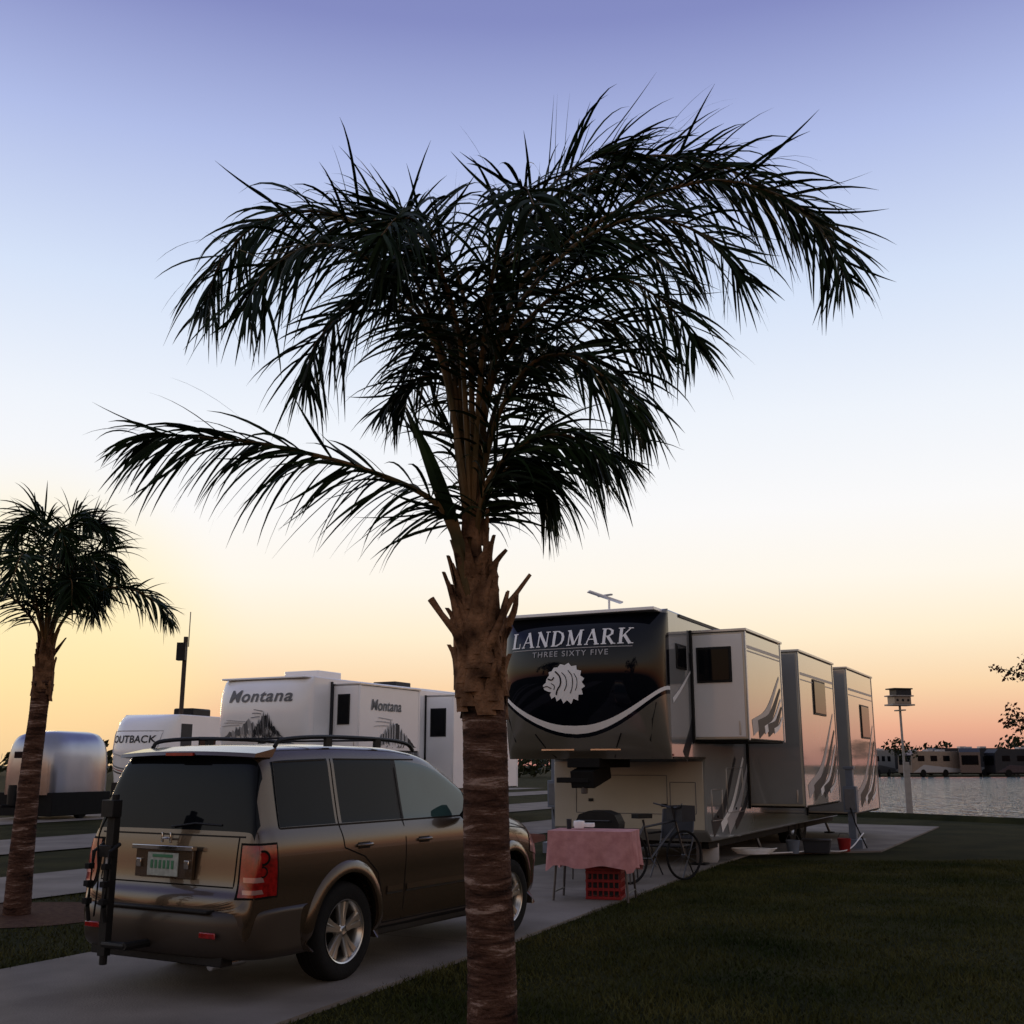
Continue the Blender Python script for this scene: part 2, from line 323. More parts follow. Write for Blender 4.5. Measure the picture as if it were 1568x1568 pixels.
fr=[
 F((-.42,-.1,3.05),(-.84,-.15,3.24),(-1.36,-.2,3.36),(-1.75,-.25,3.39),(-2.03,-.3,3.38),t0=.12,g=.6,n=84,L=.64,lo=-1.45,hi=.45),
 F((-.30,0,3.3),(-.38,0,3.9),(-.62,-.05,4.5),(-1.05,-.1,4.80),(-1.45,-.15,4.72),(-1.66,-.2,4.45),(-1.74,-.2,4.15),t0=.28,n=88,L=.66,lo=-1.4),
 F((-.28,.1,3.3),(-.38,.2,4.1),(-.60,.35,4.8),(-.9,.45,5.05),(-1.25,.5,5.0),(-1.5,.5,4.75),t0=.33),
 F((-.28,.1,3.3),(-.33,.2,4.1),(-.5,.35,4.75),(-.68,.5,5.02),(-.88,.6,5.10),t0=.3,g=.5,n=56),
 F((-.30,-.1,3.4),(-.45,-.2,4.0),(-.75,-.35,4.35),(-1.05,-.5,4.4),(-1.3,-.6,4.2),(-1.4,-.65,3.95),t0=.3,L=.62),
 F((-.30,0,3.4),(-.42,.0,3.95),(-.65,.05,4.3),(-.92,.1,4.32),(-1.15,.1,4.08),(-1.22,.1,3.8),t0=.35,lo=-1.4),
 F((-.20,0,3.4),(-.13,.1,4.3),(.2,.1,4.95),(.66,.1,5.25),(1.1,.1,5.28),(1.5,.05,5.08),(1.82,0,4.80),t0=.28,n=92,L=.64),
 F((-.2,.1,3.5),(-.1,.2,4.4),(.25,.35,5.02),(.62,.45,5.32),(1.0,.5,5.45),(1.3,.5,5.46),t0=.3,g=.4,n=84),
 F((-.2,0,3.4),(.02,-.1,4.3),(.5,-.15,4.72),(1.1,-.2,4.95),(1.55,-.2,4.86),(1.78,-.2,4.64),(1.9,-.2,4.34),t0=.26,n=96,L=.66,lo=-1.4),
 F((-.2,0,3.3),(-.05,-.2,4.0),(.3,-.3,4.45),(.7,-.35,4.64),(1.08,-.4,4.5),(1.25,-.4,4.25),t0=.25,n=80,L=.66,lo=-1.4),
 F((-.18,0,3.3),(-.08,-.1,3.85),(.25,-.2,4.25),(.6,-.25,4.32),(.88,-.3,4.12),(1.02,-.3,3.88),t0=.25,L=.62),
 F((-.17,0,3.2),(-.05,.0,3.65),(.2,.05,3.95),(.48,.1,3.98),(.68,.1,3.80),(.78,.1,3.58),t0=.2,L=.62),
 F((-.17,0,3.2),(-.08,-.1,3.55),(.1,-.25,3.80),(.32,-.4,3.80),(.52,-.5,3.60),(.6,-.5,3.42),t0=.2,L=.54),
 F((-.15,.05,3.1),(.0,.1,3.38),(.2,.2,3.56),(.45,.3,3.56),(.68,.35,3.42),t0=.12,L=.62,g=.55,lo=-1.5,hi=.4),
 F((-.16,-.1,3.1),(-.05,-.15,3.28),(.10,-.2,3.38),(.3,-.3,3.38),(.48,-.35,3.25),t0=.12,L=.60,g=.6,lo=-1.5,hi=.3),
 F((-.16,.0,3.05),(-.08,.0,3.22),(.04,.05,3.32),(.17,.1,3.27),(.26,.1,3.12),t0=.15,L=.55,g=.8,n=60,lo=-1.5,hi=.2),
 F((-.2,-.1,3.4),(-.15,-.3,4.0),(-.05,-.7,4.4),(.05,-1.1,4.4),(.1,-1.4,4.15),t0=.3),
 F((-.25,-.1,3.4),(-.3,-.3,4.0),(-.45,-.7,4.35),(-.55,-1.0,4.3),(-.62,-1.2,4.1),t0=.3),
 F((-.24,.1,3.4),(-.22,.3,4.1),(-.1,.8,4.55),(.1,1.3,4.6),(.2,1.7,4.2),t0=.3),
 F((-.26,.1,3.4),(-.35,.4,4.1),(-.5,.9,4.5),(-.7,1.4,4.4),(-.8,1.7,4.1),t0=.3),
 F((-.2,.1,3.4),(-.15,.2,4.1),(.05,.3,4.65),(.4,.45,4.95),(.8,.55,4.92),(1.15,.6,4.65),t0=.3,n=80),
 F((-.22,0,3.4),(-.22,.05,4.1),(-.02,.1,4.7),(.25,.1,5.1),(.5,.1,5.28),(.75,.1,5.32),t0=.38,g=.55),
 F((-.18,.1,3.3),(.0,.3,4.0),(.3,.5,4.35),(.7,.6,4.4),(1.0,.7,4.2),t0=.3),
 F((-.22,0,3.3),(-.24,-.1,3.9),(-.3,-.15,4.35),(-.42,-.2,4.5),(-.6,-.3,4.45),(-.75,-.35,4.25),t0=.35),
 F((-.24,.1,3.2),(-.3,.3,3.7),(-.45,.5,4.0),(-.65,.6,4.0),(-.82,.6,3.8),t0=.45,n=42,L=.45),
 F((-.24,.05,3.0),(-.27,.1,3.2),(-.31,.15,3.45),(-.40,.2,3.6),t0=.2,n=40,L=.40,g=.5),
]
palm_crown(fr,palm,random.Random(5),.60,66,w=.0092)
palm2=empty('queen_palm',(-5.55,13.0,0))
trunk(palm2,[(0,0,-.05),(.0,0,1.2),(.03,0,2.2),(.05,0,2.6)],[.15,.12,.10,.11])
b=B(); b.tube([(.05,0,2.5),(.06,0,2.8),(.08,0,3.2)],[.11,.09,.03],'fib',12)
boots(b,random.Random(6),lambda z:.05,2.4,3.0,lambda z:.10-.05*(z-2.4),40,.04); b.obj('leaf_bases',palm2)
def G(*p,**kw): return ([(.06,0,2.9)]+list(p),kw)
fr2=[G((.12,0,3.4),(.3,0,3.95),(.45,0,4.05),(.62,0,3.85),(.7,0,3.6)),
 G((.3,-.1,3.35),(.7,-.1,3.66),(1.05,-.1,3.66),(1.35,-.1,3.5),(1.55,-.1,3.25),t0=.2,L=.48,g=.7),
 G((.1,.1,3.5),(.2,.2,4.2),(.33,.3,4.5),(.48,.3,4.52),(.6,.3,4.35)),
 G((-.1,.1,3.5),(-.2,.2,4.2),(-.45,.3,4.5),(-.8,.3,4.3),(-1,.3,4.0)),
 G((-.1,0,3.4),(-.4,0,3.9),(-.9,0,4.1),(-1.3,0,3.7),(-1.5,0,3.2)),
 G((0,-.2,3.4),(0,-.6,3.9),(.1,-1,3.9),(.15,-1.3,3.5)),
 G((0,.2,3.5),(0,.7,4.2),(.0,1.2,4.0),(0,1.5,3.5)),
 G((.05,0,3.5),(.15,0,4.2),(.2,0,4.5),(.32,0,4.6),(.45,0,4.45)),
 G((-.05,0,3.5),(-.1,0,4.2),(-.1,0,4.5),(-.3,0,4.6),(-.5,0,4.3)),
 G((.1,-.1,3.3),(.3,-.3,3.7),(.48,-.5,3.7),(.55,-.6,3.4)),
 G((-.1,-.1,3.3),(-.4,-.3,3.6),(-.8,-.5,3.5),(-1,-.6,3.1)),
 G((.15,.1,3.5),(.35,.3,4.1),(.5,.5,4.2),(.65,.6,3.95)),
 G((.1,-.2,3.4),(.2,-.4,4.0),(.3,-.6,4.3),(.4,-.7,4.2),(.5,-.7,3.95)),
 G((.15,.0,3.4),(.3,.1,3.7),(.48,.1,3.68),(.56,.1,3.45),t0=.3,L=.45)]
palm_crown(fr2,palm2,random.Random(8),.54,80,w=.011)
# ---------------------------------------------------------------- car
TH=R(30); SY=.94
car=empty('parked_suv',(-2.60,8.48,.03),-TH); car.scale=(.95,SY,1)
st=[(0.00,.66,.40,.80),(.03,.71,.34,.90),(.07,.745,.30,.93),(.085,.95,.28,.945),(.10,1.07,.27,.95),(.115,1.14,.27,.953),(.13,1.22,.27,.955),(.18,1.46,.27,.958),(.225,1.62,.27,.96),(.255,1.675,.27,.962),(.30,1.725,.27,.965),(.36,1.745,.27,.966),(.42,1.755,.27,.967),(.56,1.765,.27,.967),
 (.80,1.772,.25,.967),(1.00,1.778,.25,.967),(1.06,1.78,.25,.967),(1.15,1.782,.25,.967),(1.21,1.782,.25,.967),(1.6,1.78,.25,.967),(1.91,1.775,.25,.967),(1.97,1.773,.25,.967),(2.04,1.77,.25,.967),(2.10,1.766,.25,.967),(2.45,1.73,.26,.967),(2.68,1.665,.26,.967),(2.9,1.55,.26,.967),(3.12,1.415,.26,.967),(3.38,1.25,.26,.965),
 (3.52,1.185,.26,.963),(3.72,1.15,.27,.96),(4.1,1.10,.27,.945),(4.4,1.03,.28,.92),(4.58,.94,.30,.87),(4.69,.83,.32,.79),(4.75,.68,.36,.68)]
def ring(a,zt,zb,w):
    w*=.965
    zbelt=min(1.13,zt-.07); dz=zt-zbelt; hb=zbelt-zb
    pts=[(0,zb),(.80*w,zb),(.945*w,zb+.05*hb/.8),(.982*w,zb+.3*hb),(.985*w,zb+.55*hb),(1.0*w,zb+.62*hb),(.998*w,zb+.84*hb),(.985*w,zb+.93*hb),(.955*w,zbelt)]
    y7=.955*w
    pts+=[(y7-.010-.01*dz,zbelt+.05*dz),(y7-.012-.03*dz,zbelt+.12*dz),(y7-.02-.10*dz,zbelt+.45*dz),(y7-.03-.145*dz,zbelt+.73*dz),(y7-.035-.16*dz,zbelt+.81*dz),(y7-.060-.19*dz,zbelt+.93*dz),(y7*.80-.1*dz,zbelt+.985*dz),(0,zbelt+dz*1.01)]
    return pts
NR=17
V=[];F_=[];Mi=[]
for s in st:
    r=ring(*s)
    V+=[( y,s[0],z) for y,z in r]+[(-y,s[0],z) for y,z in r[-2:0:-1]]
n=2*NR-2
mats=['paint','glass','black','glass_f']
def fm(i,j):
    jj=j if j<NR-1 else (n-1-j)
    a0=st[i][0]+.001; a1=st[i+1][0]-.001
    if 9<=jj<=12:
        if a0>.36 and a1<1.06: return 1
        if a0>1.15 and a1<1.97: return 1
        if a0>2.04 and a1<3.12: return 3
        if (a0>1.97 and a1<2.04) or (a0>3.12 and a1<3.38): return 2
    if jj>=12 and a0>.115 and a1<.255: return 1
    if 10<=jj and a0>.115 and a1<.18: return 1
    if jj>=14 and a0>2.68 and a1<3.38: return 3
    if jj<=1: return 2
    return 0
for i in range(len(st)-1):
    for j in range(n):
        F_.append((i*n+j,i*n+(j+1)%n,(i+1)*n+(j+1)%n,(i+1)*n+j)); Mi.append(fm(i,j))
F_.append(tuple(reversed(range(n)))); Mi.append(0)
F_.append(tuple(range((len(st)-1)*n,len(st)*n))); Mi.append(0)
me=bpy.data.meshes.new('body_shell'); me.from_pydata(V,[],F_)
for k in mats: me.materials.append(M[k])
me.polygons.foreach_set('material_index',Mi)
bm=bmesh.new(); bm.from_mesh(me); bmesh.ops.recalc_face_normals(bm,faces=bm.faces); bm.to_mesh(me); bm.free()
tmp=bpy.data.objects.new('tmp',me); COL.objects.link(tmp)
sb=tmp.modifiers.new('s','SUBSURF'); sb.levels=2; sb.render_levels=2
cut=B()
WA=(1.20,3.92)
for a in WA:
    for sg in (-1,1):
        cut.lathe([(.001,0),(.425,0),(.425,.6),(.001,.6)],(.62 if sg>0 else -1.22,a,.365),'X','seam',40)
co=cut.obj('cut',smooth=0)
bmc=bmesh.new(); bmc.from_mesh(co.data); bmesh.ops.remove_doubles(bmc,verts=bmc.verts,dist=.002); bmesh.ops.recalc_face_normals(bmc,faces=bmc.faces); bmc.to_mesh(co.data); bmc.free()
bo=tmp.modifiers.new('b','BOOLEAN'); bo.object=co; bo.operation='DIFFERENCE'; bo.solver='EXACT'
try: bo.material_mode='TRANSFER'
except Exception: pass
dg=bpy.context.evaluated_depsgraph_get()
me2=bpy.data.meshes.new_from_object(tmp.evaluated_get(dg)); me2.name='body'
bpy.data.objects.remove(tmp); bpy.data.objects.remove(co)
body=bpy.data.objects.new('body',me2); COL.objects.link(body); body.parent=car
me2.polygons.foreach_set('use_smooth',[True]*len(me2.polygons)); me2.set_sharp_from_angle(angle=R(38))
bmt=bmesh.new(); bmt.from_mesh(me2); bvh=BVHTree.FromBMesh(bmt)
def cast(o,d):
    h=bvh.ray_cast(Vector(o),Vector(d).normalized()); return (h[0],h[1]) if h[0] is not None else (None,None)
def side(a,z,off=.004,sg=1):
    h,nn=cast((sg*2,a,z),(-sg,0,0))
    if h is None or abs(h.x)<.62: return Vector((sg*.92,a,z))
    return h+Vector((sg*off,0,0))
def rear(bx,z,off=.004):
    h,nn=cast((bx,-2,z),(0,1,0))
    if h is None: return Vector((bx,.02,z))
    return h+Vector((0,-off,0))
def ribbon(bd,pts3,w,k,wd=None):
    vs=[];f=[]
    for i,p in enumerate(pts3):
        t=(pts3[min(i+1,len(pts3)-1)]-pts3[max(i-1,0)]).normalized()
        nn=wd if wd is not None else Vector((1,0,0)); u=t.cross(nn).normalized()*w/2
        vs+=[p-u,p+u]
    for i in range(len(pts3)-1): f.append((2*i,2*i+1,2*i+3,2*i+2))
    bd.add(vs,f,k)
def dens(pl,n=12):
    out=[]
    for (a,b_),(c,d) in zip(pl,pl[1:]):
        for i in range(n): out.append((a+(c-a)*i/n,b_+(d-b_)*i/n))
    out.append(pl[-1]); return out
sm=B()
for sg in (1,-1):
    for pl in [[(1.105,1.66),(1.10,1.13),(1.13,.98),(1.40,.90),(1.60,.76),(1.69,.55),(1.69,.36)],[(2.005,1.66),(2.005,.36)],[(3.1,1.38),(3.2,1.1),(3.24,.7),(3.22,.36)],[(1.69,.36),(3.22,.36)],[(3.25,1.08),(4.35,.98)]]:
        ribbon(sm,[side(a,z,.0025,sg) for a,z in dens(pl)],.010,'seam')
mo=B()
for sg in (1,-1):
    for a0,a1 in [(1.74,1.97),(2.03,3.18)]:
        ribbon(mo,[side(a,.62,.012,sg) for a in np.linspace(a0,a1,10)],.045,'paint')
        ribbon(mo,[side(a,.588,.006,sg) for a in np.linspace(a0,a1,10)],.02,'black')
    ribbon(mo,[side(a,.30,.01,sg) for a in np.linspace(1.66,3.46,20)],.06,'black')
    ribbon(mo,[side(a,1.155,.005,sg) for a in np.linspace(.38,3.15,60)],.014,'black')
    ribbon(mo,[side(a,z,.005,sg) for a,z in dens([(.375,1.155),(.385,1.63),(1.04,1.65)],10)],.012,'black')
    ribbon(mo,[side(a,1.655,.005,sg) for a in np.linspace(1.16,2.35,30)],.012,'black')
mo.obj('side_mouldings',car,smooth=60,recalc=False)
ribbon(sm,[rear(bx,z,.003) for bx,z in dens([(-.72,1.10),(-.72,.76),(.72,.76),(.72,1.10)],14)],.010,'seam',Vector((0,1,0)))
ribbon(sm,[rear(bx,1.105,.003) for bx in np.linspace(-.78,.78,20)],.012,'black',Vector((0,1,0)))
sm.obj('panel_gaps',car,smooth=0,recalc=False)
fl=B()
for a in WA:
    for sg in (1,-1):
        vs=[];f=[];N=30
        for i in range(N+1):
            th=R(-14)+R(208)*i/N
            c,s_=math.cos(th),math.sin(th)
            def sp_(r,off):
                aa=a+r*c; zz=max(.365+r*s_,.27)
                return side(aa,zz,off,sg)
            o1=sp_(.52,.001); o2=sp_(.50,.020)
            xo=.915*sg
            x3=o2.x if abs(o2.x)>.8 else xo
            q=Vector((x3+sg*.006,a+.428*c,max(.365+.428*s_,.22)))
            q3=Vector((x3+sg*.010,a+.445*c,max(.365+.445*s_,.23)))
            inn=Vector((x3-sg*.10,a+.424*c,max(.365+.424*s_,.22)))
            vs+=[o1,o2,q3,q,inn]
        for i in range(N):
            for j in range(4): f.append((i*5+j,i*5+j+1,(i+1)*5+j+1,(i+1)*5+j))
        fl.add(vs,f,'paint')
fl.obj('wheel_arch_flares',car,smooth=50)
tl=B()
for sg in (1,-1):
    for (z0,z1,k,off,u0,u1) in [(.70,1.05,'red',.012,.06,.94),(.80,.835,'clear',.016,.15,.55),(.72,.75,'clear',.016,.15,.55),(.685,1.065,'seam',.005,0,1)]:
        vs=[];f=[];nu,nv=12,10
        for i in range(nu+1):
            for j in range(nv+1):
                u=u0+(u1-u0)*i/nu; z=z0+(z1-z0)*j/nv
                ang=R(16)+R(66)*u+R(6)*(1-j/nv)*u
                cx,cy=.68,.34
                d=Vector((-sg*math.sin(ang),math.cos(ang),0)); o=Vector((sg*cx,cy,z))-d*1.2
                h,nn=cast(o,d)
                if h is None: h=Vector((sg*cx,cy,z))
                vs.append(h-d*off)
        for i in range(nu):
            for j in range(nv): f.append((i*(nv+1)+j,(i+1)*(nv+1)+j,(i+1)*(nv+1)+j+1,i*(nv+1)+j+1))
        tl.add(vs,f,k)
    for z,r_ in ((.965,.055),(.87,.04)):
        ang=R(52); d=Vector((-sg*math.sin(ang),math.cos(ang),0)); h,nn=cast(Vector((sg*.68,.34,z))-d*1.2,d)
        if h is not None:
            u=Vector((d.y,-d.x,0)); c=h-d*.018
            vs=[c]+[c+u*r_*math.cos(t)+Vector((0,0,r_*math.sin(t))) for t in np.linspace(0,2*math.pi,20,endpoint=False)]
            tl.add(vs,[(0,i+1,(i+1)%20+1) for i in range(20)],'seam')
            c=h-d*.021; vs=[c]+[c+u*r_*.7*math.cos(t)+Vector((0,0,r_*.7*math.sin(t))) for t in np.linspace(0,2*math.pi,14,endpoint=False)]
            tl.add(vs,[(0,i+1,(i+1)%14+1) for i in range(14)],'red')
tl.obj('tail_lights',car,smooth=60,recalc=False)
rg=B()
rg.box((0,.055,.90),(.62,.03,.20),'paint'); rg.box((0,.035,1.015),(.66,.05,.03),'chrome')
rg.box((0,.034,.895),(.33,.012,.165),'plate'); rg.box((0,.026,.955),(.22,.006,.022),'green')
for i in range(6): rg.box((-.115+.045*i,.0255,.895),(.026,.006,.06),'green')
rg.box((-.045,.055,1.085),(.014,.02,.07),'chrome'); rg.box((.045,.055,1.085),(.014,.02,.07),'chrome'); rg.box((0,.055,1.08),(.08,.02,.014),'chrome')
rg.box((.26,.032,.90),(.05,.02,.06),'chrome'); rg.box((-.26,.032,.90),(.05,.02,.06),'chrome')
rg.obj('tailgate_garnish',car,bevel=.006)
bp=B()
pl=[]
for u in np.linspace(-1,1,61):
    th=u*math.pi/2
    bx=.945*math.copysign(abs(math.sin(th))**.42,math.sin(th)); aa=.66*(1-abs(math.cos(th))**.42) -.07
    pl.append((bx,aa))
vs=[];f=[]
pr=catmull([(.14,.27,0),(.05,.29,0),(.01,.34,0),(-.005,.42,0),(-.005,.50,0),(.005,.56,0),(.03,.595,0),(.10,.61,0)],22)
for bx,aa in pl:
    for q in pr: vs.append((bx*(1-.25*max(0,q.x-.02)),aa+q.x,q.y))
m_=len(pr)
for i in range(len(pl)-1):
    for j in range(m_-1): f.append((i*m_+j,i*m_+j+1,(i+1)*m_+j+1,(i+1)*m_+j))
bp.add(vs,f,'paintd')
bp.obj('rear_bumper',car,smooth=60)
bq=B(); bq.box((0,-.03,.60),(1.2,.1,.02),'black'); bq.box((0,.06,.285),(1.4,.12,.10),'black')
for sg in (1,-1): bq.box((sg*.62,-.078,.45),(.16,.012,.04),'red')
bq.lathe([(.001,-.06),(.035,-.06),(.035,.3)],(.55,.1,.23),'Y','chrome',16)
bq.obj('bumper_trim',car,bevel=.006)
sp2=B()
vs=[];f=[]
for i,u in enumerate(np.linspace(-1,1,17)):
    bx=.75*u; zz=1.705-.02*u*u; aa=.14+.05*u*u
    vs+=[(bx,aa,zz-.02),(bx,aa+.015,zz+.008),(bx,aa+.25,zz+.05),(bx,aa+.2,zz-.02)]
for i in range(16):
    for j in range(4): f.append((i*4+j,i*4+(j+1)%4,(i+1)*4+(j+1)%4,(i+1)*4+j))
f+=[(0,1,2,3),(67,66,65,64)]
sp2.add(vs,f,'paint'); sp2.box((0,.137,1.69),(.3,.02,.022),'red')
sp2.tube([(.0,.10,1.16),(.25,.11,1.19),(.52,.12,1.18)],.008,'black',6)
sp2.obj('rear_spoiler',car,smooth=50)
rr=B()
for sg in (1,-1):
    x=sg*.69
    rr.tube(catmull([(x,.48,1.745),(x,.58,1.80),(x,1.1,1.83),(x,1.9,1.825),(x,2.3,1.795),(x,2.42,1.735)],24),.017,'black',8)
    for a in (1.15,1.85): rr.box((x,a,1.79),(.03,.08,.07),'black')
rr.tube([(-.68,1.0,1.822),(.68,1.0,1.822)],.010,'black',6); rr.tube([(-.68,1.95,1.818),(.68,1.95,1.818)],.010,'black',6)
rr.obj('roof_rails',car)
hd=B()
for sg in (1,-1):
    for a in (1.30,2.20):
        p=side(a+.1,.985,.0,sg)
        hd.tube(catmull([(p.x,a-.0,.985),(p.x+sg*.035,a+.03,.988),(p.x+sg*.038,a+.15,.99),(p.x,a+.19,.99)],10),.014,'paint',8)
        hd.box((p.x+sg*.003,a+.09,.985),(.008,.16,.05),'black')
    v=[(sg*.90,2.92,1.16),(sg*.97,2.88,1.13),(sg*1.12,2.86,1.14),(sg*1.14,2.87,1.25),(sg*1.10,2.89,1.32),(sg*.97,2.9,1.31),(sg*.95,2.9,1.2)]
    v2=[(x,y+.1,z) for i,(x,y,z) in enumerate(v)]
    k=len(v); hd.add(v+v2,[tuple(range(k)),tuple(range(k,2*k))]+[(i,(i+1)%k,k+(i+1)%k,k+i) for i in range(k)],'black')
hd.obj('handles_and_mirrors',car,bevel=.01)
fr_=B()
for sg in (1,-1):
    vs=[];f=[]
    for i in range(9):
        for j in range(5):
            a=4.36+.3*i/8; z=.76+.2*j/4-.06*i/8
            vs.append(side(a,z,.008,sg))
    for i in range(8):
        for j in range(4): f.append((i*5+j,(i+1)*5+j,(i+1)*5+j+1,i*5+j+1))
    fr_.add(vs,f,'clear')
fr_.obj('headlights',car,recalc=False)
wh=B()
for a in WA:
    n0=len(wh.v)
    for sg in (1,-1):
        c=(sg*.785,a,.355); w=sg
        tp=[(.225,.11),(.26,.118),(.30,.122),(.335,.118),(.356,.10),(.365,.06),(.366,0),(.365,-.06),(.356,-.1),(.33,-.118),(.225,-.11)]
        wh.lathe([(r,h*w+0) for r,h in tp],c,'X','rubber',40)
        for h in (-.05,0,.05): wh.lathe([(.367,h*w-.004),(.3685,h*w),(.367,h*w+.004)],c,'X','black',40)
        wh.lathe([(.226,.112*w),(.236,.118*w),(.232,.106*w),(.215,.09*w),(.205,.02*w),(.2,-.08*w)],c,'X','alloy',40)
        wh.lathe([(.001,-.03*w),(.205,-.03*w)],c,'X','seam',30)
        wh.lathe([(.001,.10*w),(.025,.102*w),(.03,.095*w),(.055,.085*w),(.06,.04*w)],c,'X','alloy',24)
        for q in range(5):
            for dd in (-.2,.2):
                an=q*2*math.pi/5+.3; an2=an+dd*.75; an1=an+dd*.9
                p0=Vector((.0,math.cos(an1)*.04,math.sin(an1)*.04)); p1=Vector((0,math.cos(an2)*.215,math.sin(an2)*.215))
                t=(p1-p0).normalized(); u=Vector((0,-t.z,t.y))
                vs=[]
                for p,hw,X in ((p0,.018,c[0]+w*.085),((p0+p1)/2,.020,c[0]+w*.08),(p1,.028,c[0]+w*.09)):
                    for s_,dx in ((-1,0),(-.7,w*.012),(.7,w*.012),(1,0),(1,-w*.035),(-1,-w*.035)):
                        vs.append((X+dx,c[1]+p.y+u.y*hw*s_,c[2]+p.z+u.z*hw*s_))
                f=[]
                for i in range(2):
                    for j in range(6): f.append((i*6+j,i*6+(j+1)%6,(i+1)*6+(j+1)%6,(i+1)*6+j))
                wh.add(vs,f,'alloy')
    for i in range(n0,len(wh.v)):
        x,y,z=wh.v[i]; wh.v[i]=(x,a+(y-a)/SY,z)
wh.obj('wheels',car,smooth=40)
ub=B(); ub.box((0,2.4,.30),(1.5,4.0,.12),'black'); ub.tube([(-.7,WA[0],.33),(.7,WA[0],.33)],.06,'black'); ub.box((0,.55,.28),(.5,.6,.18),'black')
ub.obj('underbody',car)
rk=B()
X=-.24
rk.tube([(0,.2,.36),(0,-.30,.36)],.030,'black',8)
rk.tube([(0,-.28,.36),(X,-.28,.36)],.028,'black',8)
rk.box((X,-.27,.82),(.08,.06,1.08),'black')
rk.tube([(X,-.27,.22),(X,-.27,1.40)],.03,'black',8)
rk.box((X-.01,-.30,1.0),(.15,.07,.08),'black'); rk.box((X,-.30,1.3),(.13,.09,.12),'black')
for dx in (-.09,.09):
    rk.tube([(X+dx,-.27,1.05),(X+dx,-.36,1.0),(X+dx,-.38,.62),(X+dx,-.36,.52)],.016,'black',8)
    for z in (.66,.78,.9): rk.box((X+dx,-.39,z),(.05,.055,.04),'rubber')
rk.tube(catmull([(X,-.3,1.3),(X-.05,-.36,1.1),(X-.02,-.36,.8),(X-.06,-.34,.55)],14),.008,'rubber',6)
rk.box((X,-.305,.95),(.03,.01,.14),'lgrey')
rk.obj('bike_rack',car,bevel=.006)
bmt.free()
# ---------------------------------------------------------------- fifth wheel trailers
CP=[(1.72,.56),(1.85,.38),(2.1,.22),(2.5,.07),(3.0,0),(3.4,.03),(3.7,.14),(3.88,.30),(3.97,.47),(4.0,.65)]
def catab(tab,x):
    xs=[t[0] for t in tab]
    x=min(max(x,xs[0]),xs[-1])
    for i in range(len(tab)-1):
        if x<=xs[i+1]:
            p=[tab[max(i-1,0)][1],tab[i][1],tab[i+1][1],tab[min(i+2,len(tab)-1)][1]]
            t=(x-xs[i])/(xs[i+1]-xs[i]); return .5*(2*p[1]+(p[2]-p[0])*t+(2*p[0]-5*p[1]+4*p[2]-p[3])*t*t+(3*p[1]-p[0]-3*p[2]+p[3])*t**3)
HW=1.26; EA=.66
def cap_a(bx,z,H=0,n=2.8):
    A=catab(CP,z-H if z>2.5 else z)
    q=min(1,abs(bx)/HW); return EA-(EA-A)*(1-q**n)**(1/n)
def make_cap(parent,bands,H=0):
    bd=B(); N=48
    phis=[math.pi*(i/N-.5) for i in range(N+1)]
    for zl,zh,k,rows in bands:
        vs=[];f=[]
        for i,ph in enumerate(phis):
            sx=math.copysign(abs(math.sin(ph))**(2/2.8),math.sin(ph)); bx=HW*sx
            for j in range(rows+1):
                z=zl(sx)+(zh(sx)-zl(sx))*j/rows
                vs.append((bx,cap_a(bx,z,H),z))
        for i in range(N):
            for j in range(rows): f.append((i*(rows+1)+j,(i+1)*(rows+1)+j,(i+1)*(rows+1)+j+1,i*(rows+1)+j+1))
        bd.add(vs,f,k)
    o=bd.obj('front_cap',parent,smooth=0,recalc=False)
    bm=bmesh.new(); bm.from_mesh(o.data); bmesh.ops.remove_doubles(bm,verts=bm.verts,dist=.0005); bmesh.ops.recalc_face_normals(bm,faces=bm.faces); bm.to_mesh(o.data); bm.free()
    o.data.polygons.foreach_set('use_smooth',[True]*len(o.data.polygons))
    return o
def stroke_letters(word,x0,z0,h,sp=.1):
    S={'L':(.66,[(.16,0,.16,1,.17),(0,.03,.6,.03,.06),(0,.97,.34,.97,.06),(.59,.0,.59,.3,.05)]),
     'A':(.84,[(.07,0,.40,1,.07),(.38,1,.70,0,.17),(.18,.34,.56,.34,.06),(-.03,.03,.2,.03,.06),(.55,.03,.85,.03,.06)]),
     'N':(.86,[(.14,0,.14,1,.07),(.13,1,.70,0,.18),(.70,0,.70,1,.07),(0,.97,.22,.97,.06),(.56,.97,.84,.97,.06),(.02,.03,.28,.03,.06)]),
     'D':(.84,[(.16,0,.16,1,.17),(0,.97,.4,.97,.06),(0,.03,.4,.03,.06),(.38,.97,.62,.82,.09),(.61,.86,.72,.6,.14),(.71,.66,.71,.34,.16),(.72,.4,.61,.14,.14),(.62,.18,.38,.03,.09)]),
     'M':(1.04,[(.14,0,.14,1,.07),(.13,1,.46,.05,.17),(.46,.05,.82,1,.07),(.83,0,.83,1,.17),(0,.97,.22,.97,.06),(.78,.97,1.0,.97,.06),(.02,.03,.28,.03,.06),(.7,.03,.98,.03,.06)]),
     'R':(.84,[(.16,0,.16,1,.17),(0,.97,.44,.97,.06),(0,.03,.32,.03,.06),(.42,.96,.6,.84,.1),(.6,.88,.6,.6,.14),(.6,.64,.42,.5,.1),(.16,.5,.44,.5,.06),(.36,.5,.68,.0,.16),(.62,.03,.84,.03,.06)]),
     'K':(.84,[(.16,0,.16,1,.17),(0,.97,.34,.97,.06),(0,.03,.34,.03,.06),(.22,.42,.66,.96,.07),(.34,.56,.68,.0,.17),(.54,.97,.82,.97,.06),(.58,.03,.86,.03,.06)])}
    x=x0; out=[]
    for c in word:
        w,ss=S[c]
        for a,b_,c_,d,wd in ss: out.append((x+a*h,z0+b_*h,x+c_*h,z0+d*h,wd*h))
        x+=(w+sp)*h
    return out,x
